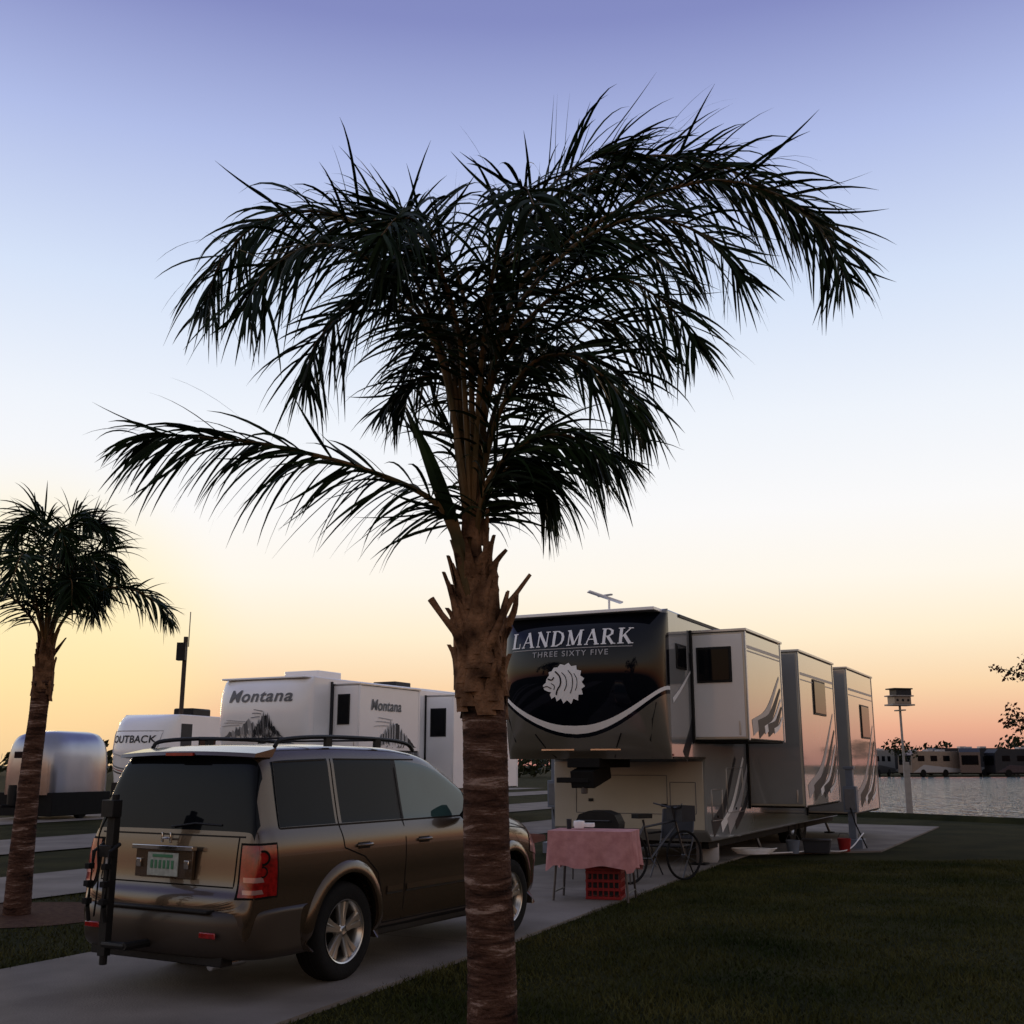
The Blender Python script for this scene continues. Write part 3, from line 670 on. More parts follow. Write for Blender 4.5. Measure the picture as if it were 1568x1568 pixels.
def text_on(parent,string,size,mapf,matk,name,cx,z,bold=.02,shear=0,extend=1):
    cu=bpy.data.curves.new(name,'FONT'); cu.body=string; cu.size=size; cu.align_x='CENTER'; cu.offset=bold*size; cu.shear=shear; cu.space_character=extend
    t=bpy.data.objects.new(name+'_t',cu); COL.objects.link(t)
    dg=bpy.context.evaluated_depsgraph_get(); m=bpy.data.meshes.new_from_object(t.evaluated_get(dg)); bpy.data.objects.remove(t)
    bm=bmesh.new(); bm.from_mesh(m)
    bmesh.ops.subdivide_edges(bm,edges=[e for e in bm.edges if e.calc_length()>.06],cuts=2)
    bmesh.ops.triangulate(bm,faces=bm.faces)
    for v in bm.verts: v.co=Vector(mapf(cx+v.co.x,z+v.co.y))
    bm.to_mesh(m); bm.free(); m.materials.clear(); m.materials.append(M[matk])
    o=bpy.data.objects.new(name,m); COL.objects.link(o); o.parent=parent; return o
def wheelset(parent,aa,r=.39,name='wheels',bo=1.05):
    b=B()
    for a in aa:
        for sg in (1,-1):
            c=(sg*bo,a,r)
            b.lathe([(.21,sg*.1),(.3,sg*.12),(r-.02,sg*.11),(r,sg*.06),(r,-sg*.06),(r-.02,-sg*.11),(.2,-sg*.1)],c,'X','rubber',28)
            b.lathe([(.001,sg*.05),(.05,sg*.06),(.1,sg*.04),(.17,sg*.06),(.205,sg*.1)],c,'X','alloy',24)
    b.obj(name,parent)
def window(bd,kind,c,w,h):
    fr=.035
    if kind=='F':
        bd.box((c[0],c[1]-.008,c[2]),(w+2*fr,.02,h+2*fr),'black'); bd.box((c[0],c[1]-.02,c[2]),(w,.012,h),'glass')
    else:
        bd.box((c[0]+.008,c[1],c[2]),(.02,w+2*fr,h+2*fr),'black'); bd.box((c[0]+.02,c[1],c[2]),(.012,w,h),'glass')
def swoosh(bd,x,p0,p1,p2,w0,w1,k,i=0):
    path=catmull([(p0[0],p0[1],0),(p1[0],p1[1],0),(p2[0],p2[1],0)],14); vs=[]
    for j,p in enumerate(path):
        t=(path[min(j+1,13)]-path[max(j-1,0)]).normalized(); u=Vector((-t.y,t.x,0)); w=(w0+(w1-w0)*j/13)/2
        vs+=[(x+.003+.0012*i,p.x-u.x*w,p.y-u.y*w),(x+.003+.0012*i,p.x+u.x*w,p.y+u.y*w)]
    bd.add(vs,[(2*j,2*j+1,2*j+3,2*j+2) for j in range(13)],k)
def slide_art(bd,x,a0,a1,z0,z1):
    L=a1-a0; H=z1-z0
    defs=[(.08,.06,.50,.22,.93,.60,.26,.05,'lgrey'),(.24,.05,.60,.18,.95,.48,.30,.06,'dgrey'),(.42,.05,.70,.15,.96,.38,.14,.04,'whitel'),(.52,.05,.78,.13,.97,.30,.22,.05,'dgrey'),(.70,.05,.86,.10,.97,.20,.10,.04,'whitel')]
    for i,(u0,v0,u1,v1,u2,v2,w0,w1,k) in enumerate(defs):
        swoosh(bd,x,(a0+L*u0,z0+H*v0+.08),(a0+L*u1,z0+H*v1+.08),(a0+L*u2,z0+H*v2+.08),w0,w1,k,i)
    for i,(z,w) in enumerate([(.86,.05),(.82,.02)]): swoosh(bd,x,(a0+.02,z0+H*z),(a0+L*.5,z0+H*z),(a1-.02,z0+H*z),w,w,'lgrey',i)
def trailer_body(T,L,H,col,floor=.58,fr_a=2.3):
    b=B(); t=H
    poly=[(EA,1.72),(fr_a,1.72),(fr_a,floor+.12),(fr_a+.25,floor-.06),(L,floor-.06),(L+.05,3.75+t),(L-.2,3.93+t),(EA,4.0+t)]
    b.prism(poly,'X',-1.25,1.25,col)
    b.obj('shell',T,smooth=30,bevel=.03,segs=3)
ALP=R(27)
T=empty('fifth_wheel_trailer',(2.38-1.33*math.cos(ALP)-.55*math.sin(ALP)-.05,16.9+1.33*math.sin(ALP)-.55*math.cos(ALP),.0),-ALP)
T.scale=(1.09,1,1)
trailer_body(T,13.0,0,'gels',floor=.46)
sw=lambda s: 2.20+.66*abs(s)**1.9
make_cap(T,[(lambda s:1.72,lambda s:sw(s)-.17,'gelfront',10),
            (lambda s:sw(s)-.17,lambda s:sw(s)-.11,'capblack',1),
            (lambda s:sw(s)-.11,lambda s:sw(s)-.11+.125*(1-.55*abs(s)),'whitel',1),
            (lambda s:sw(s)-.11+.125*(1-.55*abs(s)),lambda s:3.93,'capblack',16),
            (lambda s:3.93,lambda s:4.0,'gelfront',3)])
cm=lambda off:(lambda x,z:(x,cap_a(x,z)-off,z))
d=B()
for sg in (1,-1):
    ribbon(d,[Vector((sg*x,cap_a(x,z)-.006,z)) for x,z in [(.45,1.74),(.55,1.9),(.66,2.1)]],.02,'rvdark',Vector((0,1,0)))
    ribbon(d,[Vector((sg*x,cap_a(x,z)-.006,z)) for x,z in [(1.0,1.74),(1.04,2.0),(1.1,2.3),(1.16,2.55)]],.02,'rvdark',Vector((0,1,0)))
for z,x0,x1 in [(1.86,-.62,-.1),(1.86,.15,.6)]:
    ribbon(d,[Vector((x,cap_a(x,z)-.012,z)) for x in np.linspace(x0,x1,8)],.022,'chrome',Vector((0,1,0)))
d.obj('cap_trim',T,smooth=0,recalc=False)
lt=B(); st_,xe=stroke_letters('LANDMARK',0,0,.25,.12)
off=xe/2+.03
for i,(x0,z0,x1,z1,w) in enumerate(st_):
    p=Vector((x0-off,z0)); q=Vector((x1-off,z1)); t=(q-p).normalized(); u=Vector((-t.y,t.x))*w/2; vs=[]
    for j in range(4):
        c=p.lerp(q,j/3)
        for s in (-1,1):
            r_=c+u*s; x=r_.x; z=3.43+r_.y; vs.append((x,cap_a(x,z)-.010-.0004*(i%12),z))
    lt.add(vs,[(2*j,2*j+1,2*j+3,2*j+2) for j in range(3)],'whitel')
lt.obj('brand_lettering',T,smooth=0,recalc=False)
text_on(T,'THREE SIXTY FIVE',.12,cm(.012),'lgrey','subtitle_lettering',-.02,3.27,.012,0,1.25)
u_=B(); ribbon(u_,[Vector((x,cap_a(x,3.39)-.011,3.39)) for x in np.linspace(-.98,.9,20)],.012,'lgrey',Vector((0,1,0))); u_.obj('lettering_rule',T,smooth=0,recalc=False)
lp=[(-.315,2.765),(-.335,2.83),(-.285,2.875),(-.27,2.93),(-.225,2.985),(-.235,3.03),(-.185,3.045),(-.15,3.10),(-.09,3.10),(-.05,3.15),(.02,3.13),(.08,3.165),(.12,3.11),(.2,3.12),(.205,3.055),(.275,3.035),(.255,2.965),(.315,2.92),(.275,2.865),(.32,2.80),(.265,2.765),(.28,2.68),(.21,2.675),(.20,2.59),(.13,2.62),(.09,2.54),(.03,2.60),(-.03,2.55),(-.06,2.63),(-.13,2.585),(-.15,2.66),(-.21,2.625),(-.23,2.69),(-.205,2.73),(-.25,2.735)]
EX=-.10
em=B(); c0=(EX+.03,2.85)
K=len(lp); vs=[(c0[0],cap_a(*c0)-.014,c0[1])]+[((c0[0]*.5+(x+EX)*.5),cap_a(c0[0]*.5+(x+EX)*.5,c0[1]*.5+z*.5)-.014,c0[1]*.5+z*.5) for x,z in lp]+[(x+EX,cap_a(x+EX,z)-.014,z) for x,z in lp]
em.add(vs,[(0,i+1,(i+1)%K+1) for i in range(K)]+[(i+1,K+i+1,K+(i+1)%K+1,(i+1)%K+1) for i in range(K)],'whitel')
for pl,w_ in [([(-.25,2.93),(-.19,2.91),(-.15,2.95)],.02),([(-.33,2.80),(-.27,2.815),(-.20,2.78)],.014),([(-.13,3.04),(-.06,2.96),(-.05,2.85),(-.11,2.75),(-.13,2.68)],.022),([(-.03,3.02),(.03,2.95),(.04,2.83),(.0,2.74)],.012),([(.07,3.05),(.13,2.96),(.13,2.81),(.09,2.70)],.012),([(.16,3.0),(.20,2.92),(.20,2.82),(.17,2.74)],.010),([(-.2,2.86),(-.15,2.82),(-.16,2.76)],.012)]:
    ribbon(em,[Vector((p.x+EX,cap_a(p.x+EX,p.y)-.019,p.y)) for p in catmull([(a,b_,0) for a,b_ in pl],10)],w_,'capblack',Vector((0,1,0)))
em.obj('lion_emblem',T,smooth=0,recalc=False)
def slide(T,nm,a0,a1,z0,z1,dep,col,colend,art=True,endwin=None,sidewin=None):
    b=B(); b.box((1.25+dep/2,(a0+a1)/2,(z0+z1)/2),(dep,a1-a0,z1-z0),col); b.obj(nm,T,bevel=.02)
    q=B()
    q.box((1.25+dep/2+.0,a0-.006,(z0+z1)/2),(dep-.08,.012,z1-z0-.08),colend)
    ec='white' if col=='white' else colend
    q.box((1.25+dep+.004,a0+.03,(z0+z1)/2),(.012,.06,z1-z0+.02),ec)
    q.box((1.25+dep+.004,a1-.03,(z0+z1)/2),(.012,.06,z1-z0+.02),ec)
    q.box((1.25+dep/2,(a0+a1)/2,z1+.025),(dep+.06,a1-a0+.04,.04),'trim')
    q.box((1.27,a0-.03,(z0+z1)/2),(.03,.05,z1-z0+.1),'black')
    q.box((1.25+dep/2,(a0+a1)/2,z0-.015),(dep-.06,a1-a0-.06,.03),'rvdark')
    q.box((1.25+dep-.12,a0-.018,z0+.18),(.025,.012,.22),'trim')
    if endwin: window(q,'F',(1.25+endwin[0],a0-.012,endwin[1]),endwin[2],endwin[3])
    if sidewin: window(q,'S',(1.25+dep,sidewin[0],sidewin[1]),sidewin[2],sidewin[3])
    q.obj(nm+'_trim',T,bevel=.004)
    if art:
        s=B(); slide_art(s,1.25+dep+.001,a0+.07,a1-.07,z0,z1); s.obj(nm+'_decals',T,smooth=0,recalc=False)
slide(T,'bedroom_slide',1.75,4.1,2.02,3.72,.83,'gel','gelg',True,(.36,3.2,.46,.5))
slide(T,'living_slide',4.9,8.1,.90,3.66,.94,'gel','gels',True,None,(6.6,2.9,1.0,.6))
slide(T,'kitchen_slide',9.6,12.9,.60,3.70,.94,'gel','gels',True,None,(11.6,2.6,1.0,.7))
q=B()
s=B(); swoosh(s,1.251,(1.3,1.75),(1.8,2.4),(1.7,3.4),.25,.1,'dgrey'); swoosh(s,1.252,(.8,2.6),(1.2,2.8),(1.7,3.1),.08,.04,'whitel',1)
for i,(a,w,k) in enumerate([(2.6,.3,'dgrey'),(3.1,.18,'whitel'),(3.5,.3,'lgrey'),(3.95,.16,'dgrey')]): swoosh(s,1.252,(a,.6),(a+.7,.95),(a+1.5,1.75),w,.08,k,i)
s.obj('side_decals',T,smooth=0,recalc=False)
window(q,'S',(1.25,1.25,3.3),.42,.32)
for a,z,w,h in [(2.9,.98,.6,.5),(4.0,1.2,1.0,.75),(9.2,1.2,.9,.6)]:
    for dz in (-h/2,h/2): q.box((1.256,a,z+dz),(.01,w,.014),'trim')
    for da in (-w/2,w/2): q.box((1.256,a+da,z),(.01,.014,h),'trim')
    q.box((1.262,a,z-h/2+.06),(.02,.05,.04),'black')
q.box((0,2.285,1.14),(2.44,.02,1.08),'gel')
for bx,z,w,h in [(-.1,1.15,1.5,.62),(.9,1.1,.4,.5)]:
    for dz in (-h/2,h/2): q.box((bx,2.272,z+dz),(w,.012,.012),'grey')
    for db in (-w/2,w/2): q.box((bx+db,2.272,z),(.012,.012,h),'grey')
q.box((-.6,2.27,1.05),(.08,.02,.05),'black'); q.box((.6,2.27,.98),(.09,.02,.05),'black')
for sg in (1,-1): q.box((sg*1.255,7.0,3.95),(.03,11.6,.05),'black')
q.box((1.262,1.5,1.74),(.02,1.6,.03),'black')
q.box((0,7.8,.34),(2.3,10.2,.12),'rvdark')
q.box((1.257,.72,1.78),(.012,.05,.03),'redp')
q.obj('body_details',T,bevel=.004)
h=B()
h.box((0,1.1,1.66),(.5,1.3,.14),'rvdark'); h.box((0,.75,1.48),(.36,.7,.26),'rvdark',rx=R(12)); h.lathe([(.001,-.12),(.05,-.12),(.05,.05)],(0,.48,1.32),'Z','steel',12)
h.box((-.15,.5,1.4),(.5,.2,.08),'rvdark')
for sg in (1,-1):
    h.box((sg*1.0,2.7,.45),(.09,.09,.8),'steel'); h.box((sg*1.0,2.7,.045),(.24,.24,.03),'rvdark')
    for a in (6.0,12.4): h.tube([(sg*1.0,a,.5),(sg*1.15,a,.05)],.03,'steel'); h.box((sg*1.15,a,.045),(.2,.2,.03),'rvdark')
h.obj('hitch_and_jacks',T,bevel=.01)
wheelset(T,(8.6,9.55))
rf=B()
rf.box((-.05,3.0,4.10),(.95,.9,.18),'white'); rf.box((0,7.8,4.1),(.7,.9,.22),'white')
rf.tube([(-.35,2.6,3.95),(-.35,2.6,4.52)],.02,'white'); rf.box((-.42,2.6,4.56),(.62,.14,.03),'white',rz=R(40),ry=R(18)); rf.box((-.42,2.6,4.59),(.3,.05,.03),'lgrey',rz=R(-20))
rf.box((0,6.5,3.96),(2.4,12.6,.05),'white')
rf.obj('roof_equipment',T,bevel=.03)
aw=B(); aw.tube([(1.31,4.3,3.9),(1.31,4.8,3.9)],.05,'dgrey',12); aw.tube([(1.31,8.2,3.9),(1.31,9.5,3.9)],.05,'dgrey',12)
aw.obj('awning',T,bevel=.004)
# --- mountain-decal trailer
T2=empty('fifth_wheel_trailer',(-5.28-1.55*math.cos(ALP)-.55*math.sin(ALP)-.05,29.8+1.55*math.sin(ALP)-.55*math.cos(ALP),.0),-ALP)
T2.scale=(1.2,1,1)
trailer_body(T2,11.5,-.05,'white')
make_cap(T2,[(lambda s:1.72,lambda s:2.0,'lgrey',4),(lambda s:2.0,lambda s:3.95,'white',18)],-.05)
cm2=lambda x,z:(x,cap_a(x,z,-.05)-.02,z)
text_on(T2,'Montana',.46,cm2,'grey','brand_lettering',.1,3.28,.02,.15,1.1)
def mountains(bd,mapf,nrm,x0,x1,zb,h,seed,k1,k2):
    r=random.Random(seed); n=34; prof=[]
    for i in range(n+1):
        t=i/n; e=(1-abs(2*t-.95))**.9 if abs(2*t-.95)<1 else 0
        prof.append(zb+h*max(.03,e)*(.55+.45*abs(math.sin(i*1.7+seed)))*(.8+.3*r.random()))
    for i in range(n):
        xa=x0+(x1-x0)*i/n; xb=x0+(x1-x0)*(i+1)/n
        ba=zb+(prof[i]-zb)*r.uniform(0,.5); bb=zb+(prof[i+1]-zb)*r.uniform(0,.5)
        bd.add([mapf(xa,ba,.0),mapf(xb,bb,.0),mapf(xb,prof[i+1],0),mapf(xa,prof[i],0)],[(0,1,2,3)],k1 if r.random()>.3 else k2)
        if r.random()<.5: bd.add([mapf(xa,zb-.05*r.random(),.0),mapf(xb,zb,.0),mapf(xb,bb-.04,0)],[(0,1,2)],k1)
    for j in range(3):
        z=zb+h*(.62+.12*j); ribbon(bd,[Vector(mapf(x0+(x1-x0)*(.05*j)+(x1-x0)*t,z+.03*math.sin(6*t+j),.004)) for t in np.linspace(0,.32,6)],.02,k2,nrm)
Yv=Vector((0,1,0)); Xv=Vector((1,0,0))
d=B(); mountains(d,lambda x,z,o:(x,cap_a(x,z,-.05)-.022-o,z),Yv,-1.0,.9,2.3,.55,2,'grey','lgrey')
mountains(d,lambda x,z,o:(x,cap_a(x,z,-.05)-.028-o,z),Yv,-.05,.75,2.35,.8,5,'dgrey','grey')
d.obj('mountain_decal',T2,smooth=0,recalc=False)
slide(T2,'bedroom_slide',1.5,4.6,2.0,3.75,.75,'white','white',False,None)
slide(T2,'living_slide',6.4,10.8,.9,3.7,.85,'white','white',False,(.4,2.9,.4,.8),(8,2.8,1.2,.7))
q=B(); q.box((1.27,1.42,2.9),(.04,.06,1.9),'dgrey')
window(q,'F',(1.58,1.48,3.1),.26,.75)
mountains(q,lambda x,z,o:(2.014+o,x,z),Xv,2.2,4.4,2.1,.9,8,'dgrey','lgrey')
mountains(q,lambda x,z,o:(1.262+o,x,z),Xv,4.7,6.3,1.6,1.3,9,'grey','lgrey')
q.box((0,7,.44),(2.3,9,.16),'rvdark')
q.obj('side_details',T2,smooth=0,recalc=False)
text_on(T2,'Montana',.42,lambda x,z:(2.016,x,z),'grey','side_lettering',2.8,3.1,.02,.15,1.05)
rf=B(); rf.box((.1,2.4,4.1),(1.0,1.1,.26),'white'); rf.box((.3,6.2,4.05),(.7,.9,.24),'dgrey'); rf.box((0,5.8,3.93),(2.4,11,.05),'white'); rf.tube([(-.6,1.5,3.9),(-.6,1.5,4.05)],.1,'white'); rf.obj('roof_equipment',T2,bevel=.05,segs=3)
wheelset(T2,(8.0,8.95))
h=B()
for sg in (1,-1): h.box((sg*1.0,2.6,.5),(.09,.09,.9),'steel')
h.box((0,1.0,1.6),(.4,1.2,.3),'rvdark'); h.obj('hitch_and_jacks',T2)
# --- smaller travel trailer
T3=empty('travel_trailer',(-14.3,42.0,0),-R(18))
def small_trailer(T,L,Hh,text,fl=.5):
    b=B()
    prof=[(fl,.55),(fl+.4,.3),(fl+1.0,.1),(fl+1.6,0),(fl+2.2,.12),(Hh-.35,.4),(Hh-.1,.8),(Hh,1.3)]
    vs=[];f=[];N=24
    def ca(bx,z):
        A=lerp_tab(prof,z); q=min(1,abs(bx)/1.24); return 1.3-(1.3-A)*(1-q**2.6)**(1/2.6)
    zs=np.linspace(fl,Hh,22)
    for i in range(N+1):
        sx=math.sin(math.pi*(i/N-.5)); bx=1.24*math.copysign(abs(sx)**.77,sx)
        for z in zs: vs.append((bx,ca(bx,z),z))
    m=len(zs)
    for i in range(N):
        for j in range(m-1): f.append((i*m+j,(i+1)*m+j,(i+1)*m+j+1,i*m+j+1))
    b.add(vs,f,'white'); b.obj('front_cap',T,smooth=60)
    b=B(); b.prism([(1.3,fl),(L,fl),(L,Hh-.2),(L-.2,Hh),(1.3,Hh)],'X',-1.24,1.24,'white'); b.obj('shell',T,bevel=.03)
    q=B()
    for i in range(3):
        ribbon(q,[Vector((x,ca(x,fl+.95+.18*abs(x)**2-.1*i)-.012,fl+.95+.18*abs(x)**2-.1*i)) for x in np.linspace(-1.1,1.1,24)],[.05,.03,.05][i],['grey','redp','dgrey'][i],Vector((0,1,0)))
    pl=[(-.95,Hh-1.45),(-1.05,Hh-.65),(1.05,Hh-.65),(.95,Hh-1.45),(0,Hh-1.65),(-.95,Hh-1.45)]
    ribbon(q,[Vector((x,ca(x,z)-.012,z)) for x,z in dens(pl)],.04,'lgrey',Vector((0,1,0)))
    window(q,'S',(1.24,3.2,2.3),1.1,.7); window(q,'S',(1.24,6,2.3),.7,.6); q.box((1.252,1.75,2.2),(.015,.7,1.9),'dgrey'); q.box((1.25,5,1.2),(.012,6,.25),'grey')
    q.obj('details',T,smooth=0,recalc=False)
    text_on(T,text,.38,lambda x,z:(x,ca(x,z)-.02,z),'dgrey','brand_lettering',0,Hh-1.08,.015,0,1.05)
    r=B(); r.box((.2,3.6,Hh+.15),(.9,1.3,.34),'black'); r.box((.2,6.6,Hh+.12),(.7,.8,.25),'black'); r.obj('roof_equipment',T,bevel=.06)
    wheelset(T,(5.0,5.9),.36)
    u=B(); u.box((0,4.5,.42),(2.2,L-1.5,.15),'rvdark'); u.tube([(0,1.0,.45),(0,-.9,.5)],.05,'rvdark'); u.box((0,-.3,.75),(.5,.5,.45),'black'); u.obj('frame',T)
small_trailer(T3,8.0,3.5,'OUTBACK')
# --- polished aluminium trailer
T4=empty('aluminium_travel_trailer',(-14.7,34.0,0),-R(22)); T4.scale=(.86,.74,.98)
vs=[];f=[]
sta=[(0,.55),(.10,.78),(.3,.91),(.7,.98),(1.2,1.0),(2,1.0),(2.8,1.0),(3.2,.97),(3.5,.86),(3.6,.6)]
N=28
for a,k in sta:
    for i in range(N+1):
        th=math.pi*i/N; x=1.15*math.copysign(abs(math.cos(th))**.5,math.cos(th)); z=abs(math.sin(th))**.5
        vs.append((x*k,a,.75+(1.95*z)*(.35+.65*k)))
m=N+1
for i in range(len(sta)-1):
    for j in range(N): f.append((i*m+j,i*m+j+1,(i+1)*m+j+1,(i+1)*m+j))
f.append(tuple(range(m))); f.append(tuple(range((len(sta)-1)*m,len(sta)*m)))
b=B(); b.add(vs,f,'silver'); b.obj('shell',T4,smooth=50)
q=B(); q.box((0,.0,1.95),(1.0,.06,.20),'glass'); q.box((0,1.85,.47),(2.44,3.3,.70),'rvdark'); q.tube([(0,.3,.4),(0,-1.0,.45)],.05,'rvdark'); q.lathe([(.15,-.3),(.17,0),(.15,.3)],(0,-.5,.75),'Z','black',14)
q.obj('details',T4,bevel=.02); wheelset(T4,(2.0,),.34)
# ---------------------------------------------------------------- campsite items
tb=empty('folding_table',(1.02,14.2,.03),R(-16))
b=B(); b.box((0,0,.80),(1.0,.6,.025),'woodw')
for sx in (-1,1):
    for sy in (-1,1): b.tube([(sx*.40,sy*.22,.79),(sx*.46,sy*.27,0)],.014,'steel',8)
    b.tube([(sx*.45,-.26,.1),(sx*.45,.26,.1)],.01,'steel',6)
b.obj('frame',tb)
cl=B(); per=[]
hx,hy=.515,.315
for s_,e_ in [((-hx,-hy),(hx,-hy)),((hx,-hy),(hx,hy)),((hx,hy),(-hx,hy)),((-hx,hy),(-hx,-hy))]:
    for i in range(20): per.append((s_[0]+(e_[0]-s_[0])*i/20,s_[1]+(e_[1]-s_[1])*i/20))
vs=[];f=[];n=len(per); rows=8
for j in range(rows+1):
    for i,(x,y) in enumerate(per):
        l=math.hypot(x,y); t=j/rows; wv=.03*t*math.sin(i*.9+1.3*math.sin(i*.3))+.012*t
        corner=1 if i%20<2 or i%20>18 else 0
        vs.append((x*(1+(wv)/l*1.3),y*(1+wv/l*1.3),.818-.42*t-(.05*corner*t)+.016*t*math.sin(i*.6)))
for j in range(rows):
    for i in range(n): f.append((j*n+i,j*n+(i+1)%n,(j+1)*n+(i+1)%n,(j+1)*n+i))
f.append(tuple(range(n)))
cl.add(vs,f,'pink'); cl.obj('tablecloth',tb,smooth=50)
b=B(); b.lathe([(.001,.03),(.06,.03),(.075,.07),(.07,.12),(.001,.13)],(-.2,.05,.80),'Z','white',14); b.box((-.1,.1,.87),(.16,.1,.05),'whitel'); b.lathe([(.03,0),(.035,.12),(.001,.12)],(-.34,.1,.82),'Z','dgrey',10); b.obj('tabletop_items',tb,bevel=.005)
cr=empty('milk_crate',(1.16,14.3,.03),R(-14))
b=B()
for z in (.02,.12,.22,.32,.36): 
    for sy in (-1,1): b.box((0,sy*.18,z),(.44,.02,.035),'redp')
    for sx in (-1,1): b.box((sx*.21,0,z),(.02,.34,.035),'redp')
for i in range(7):
    for sy in (-1,1): b.box((-.2+.0667*i,sy*.185,.19),(.018,.012,.36),'redp')
for i in range(5):
    for sx in (-1,1): b.box((sx*.215,-.15+.075*i,.19),(.012,.018,.36),'redp')
b.box((0,0,.012),(.42,.34,.02),'redp'); b.box((0,0,.2),(.36,.28,.3),'dgrey'); b.obj('crate',cr,bevel=.003)
gr=empty('portable_gas_grill',(1.25,16.2,.03),R(-20))
b=B()
b.box((0,0,.62),(1.0,.5,.03),'dgrey')
for sx in (-1,1):
    for sy in (-1,1): b.tube([(sx*.45,sy*.2,.62),(sx*.48,sy*.22,0)],.012,'steel',6)
b.prism([(-.30,.66),(.30,.66),(.32,.80),(.26,.92),(.12,.97),(-.12,.97),(-.26,.92),(-.32,.80)],'Y',-.18,.18,'black'); b.tube([(-.2,-.2,.82),(-.2,-.24,.84),(.2,-.24,.84),(.2,-.2,.82)],.009,'steel',6); b.box((.0,0,.655),(.66,.38,.03),'black')
b.obj('grill',gr,bevel=.01)
bk=empty('bicycle',(2.05,16.2,.03),R(35))
b=B()
def wheel(cx):
    n=36; b.tube([(cx+.33*math.cos(2*math.pi*i/n),0,.34+.33*math.sin(2*math.pi*i/n)) for i in range(n+1)],.018,'rubber',6,False)
    for i in range(16):
        a=2*math.pi*i/16; b.tube([(cx,0,.34),(cx+.32*math.cos(a),0,.34+.32*math.sin(a))],.002,'steel',4)
    b.tube([(cx,-.04,.34),(cx,.04,.34)],.02,'steel')
wheel(-.52); wheel(.52)
for p in [[(-.52,0,.34),(-.12,0,.32)],[(-.12,0,.32),(-.25,0,.85)],[(-.22,0,.75),(.35,0,.82)],[(-.12,0,.32),(.36,0,.75)],[(-.52,0,.34),(-.23,0,.78)],[(.52,0,.34),(.34,0,.88),(.30,0,1.02)]]: b.tube(p,.016,'steel',8)
b.tube(catmull([(.22,-.30,1.06),(.32,-.16,1.02),(.32,0,1.0),(.32,.16,1.02),(.22,.30,1.06)],14),.012,'steel',6)
b.box((-.27,0,.9),(.26,.15,.06),'black'); b.box((.48,0,.92),(.26,.32,.22),'dgrey'); b.tube([(-.12,-.1,.22),(-.12,.1,.42)],.01,'steel'); b.lathe([(.001,0),(.09,0),(.09,.01)],(-.12,.05,.32),'Y','steel',16)
b.obj('frame',bk)
ch=empty('camp_chair',(2.35,16.9,.03),R(-30))
b=B()
for sx in (-1,1):
    b.tube([(sx*.25,-.22,0),(sx*.25,.22,.5),(sx*.25,.34,.95)],.013,'steel',6); b.tube([(sx*.25,.25,0),(sx*.25,-.2,.46)],.013,'steel',6); b.tube([(sx*.26,-.22,.62),(sx*.26,.24,.62)],.018,'black',6)
b.box((0,0,.45),(.48,.46,.02),'dgrey'); b.box((0,.3,.74),(.5,.03,.44),'dgrey',rx=R(-14)); b.obj('chair',ch,bevel=.005)
def tank(nm,x,y):
    e=empty(nm,(x,y,.03)); b=B(); b.lathe([(.001,0),(.12,.0),(.15,.05),(.155,.3),(.12,.38),(.04,.41),(.001,.41)],(0,0,0),'Z','lgrey',20); b.lathe([(.08,.4),(.09,.5)],(0,0,0),'Z','lgrey',16); b.obj('tank',e,smooth=50)
tank('propane_tank',3.35,19.4)
hs=empty('water_hose',(4.4,20.9,.04)); b=B()
b.tube([(.28*math.cos(t)*(1+.02*t),.28*math.sin(t),.01+.004*t) for t in np.linspace(0,25,120)],.012,'whitel',6); b.tube(catmull([(.3,0,.02),(.9,.3,.02),(1.3,.8,.02),(1.9,.7,.02),(2.4,1.2,.3)],40),.012,'whitel',6); b.obj('hose',hs)
def pedestal(x,y,h=1.6,z=0):
    e=empty('utility_pedestal',(x,y,z),-ALP); b=B(); b.box((0,0,h/2),(.14,.14,h),'gpost'); b.box((0,-.02,h*.62),(.26,.2,.5),'gpost'); b.box((0,-.125,h*.62),(.2,.01,.4),'grey'); b.box((0,0,h+.02),(.2,.2,.05),'gpost'); b.box((0,0,.1),(.4,.4,.2),'gpost'); b.tube([(0,-.13,.8),(.1,-.25,.5),(.3,-.3,.05)],.015,'rubber',6); b.obj('post',e,bevel=.01)
pedestal(6.75,22.6,1.55); pedestal(.85,21.8,1.75)
for i,(x,y,nm) in enumerate([(5.2,20.9,'water_bucket'),(5.7,21.1,'storage_bin'),(6.3,21.4,'water_bucket')]):
    e=empty(nm,(x,y+.3,.03),R(-20*i)); b=B()
    if i%2: b.prism([(-.22,0),(.22,0),(.25,.22),(-.25,.22)],'Y',-.15,.15,'dgrey'); b.box((0,0,.235),(.54,.34,.03),'steel')
    else: b.lathe([(.001,.005),(.10,.005),(.13,.24),(.12,.24),(.09,.03)],(0,0,0),'Z','redp' if i else 'gpost',18); b.tube([(-.13,0,.23),(-.08,0,.33),(.08,0,.33),(.13,0,.23)],.005,'steel',5)
    b.obj('body',e,bevel=.01)
mh=empty('martin_birdhouse',(12.7,36.5,0),R(15))
b=B(); b.tube([(0,0,0),(0,0,3.6)],.04,'woodw',8); b.box((0,0,3.35),(.12,.5,.04),'woodw')
b.box((0,0,3.52),(.82,.5,.05),'woodw'); b.box((0,0,3.67),(.62,.4,.24),'tanrv'); b.box((0,0,3.81),(.78,.5,.04),'woodw'); b.box((.06,0,3.93),(.56,.4,.2),'dgrey'); b.box((0.02,0,4.04),(.70,.5,.04),'dgrey')
for sx in (-.2,0,.2): b.lathe([(.001,0),(.045,0),(.045,.01)],(sx,-.21,3.67),'Y','black',12)
b.box((0,-.1,.9),(.22,.05,1.6),'woodw')
b.obj('house_and_pole',mh,bevel=.008)
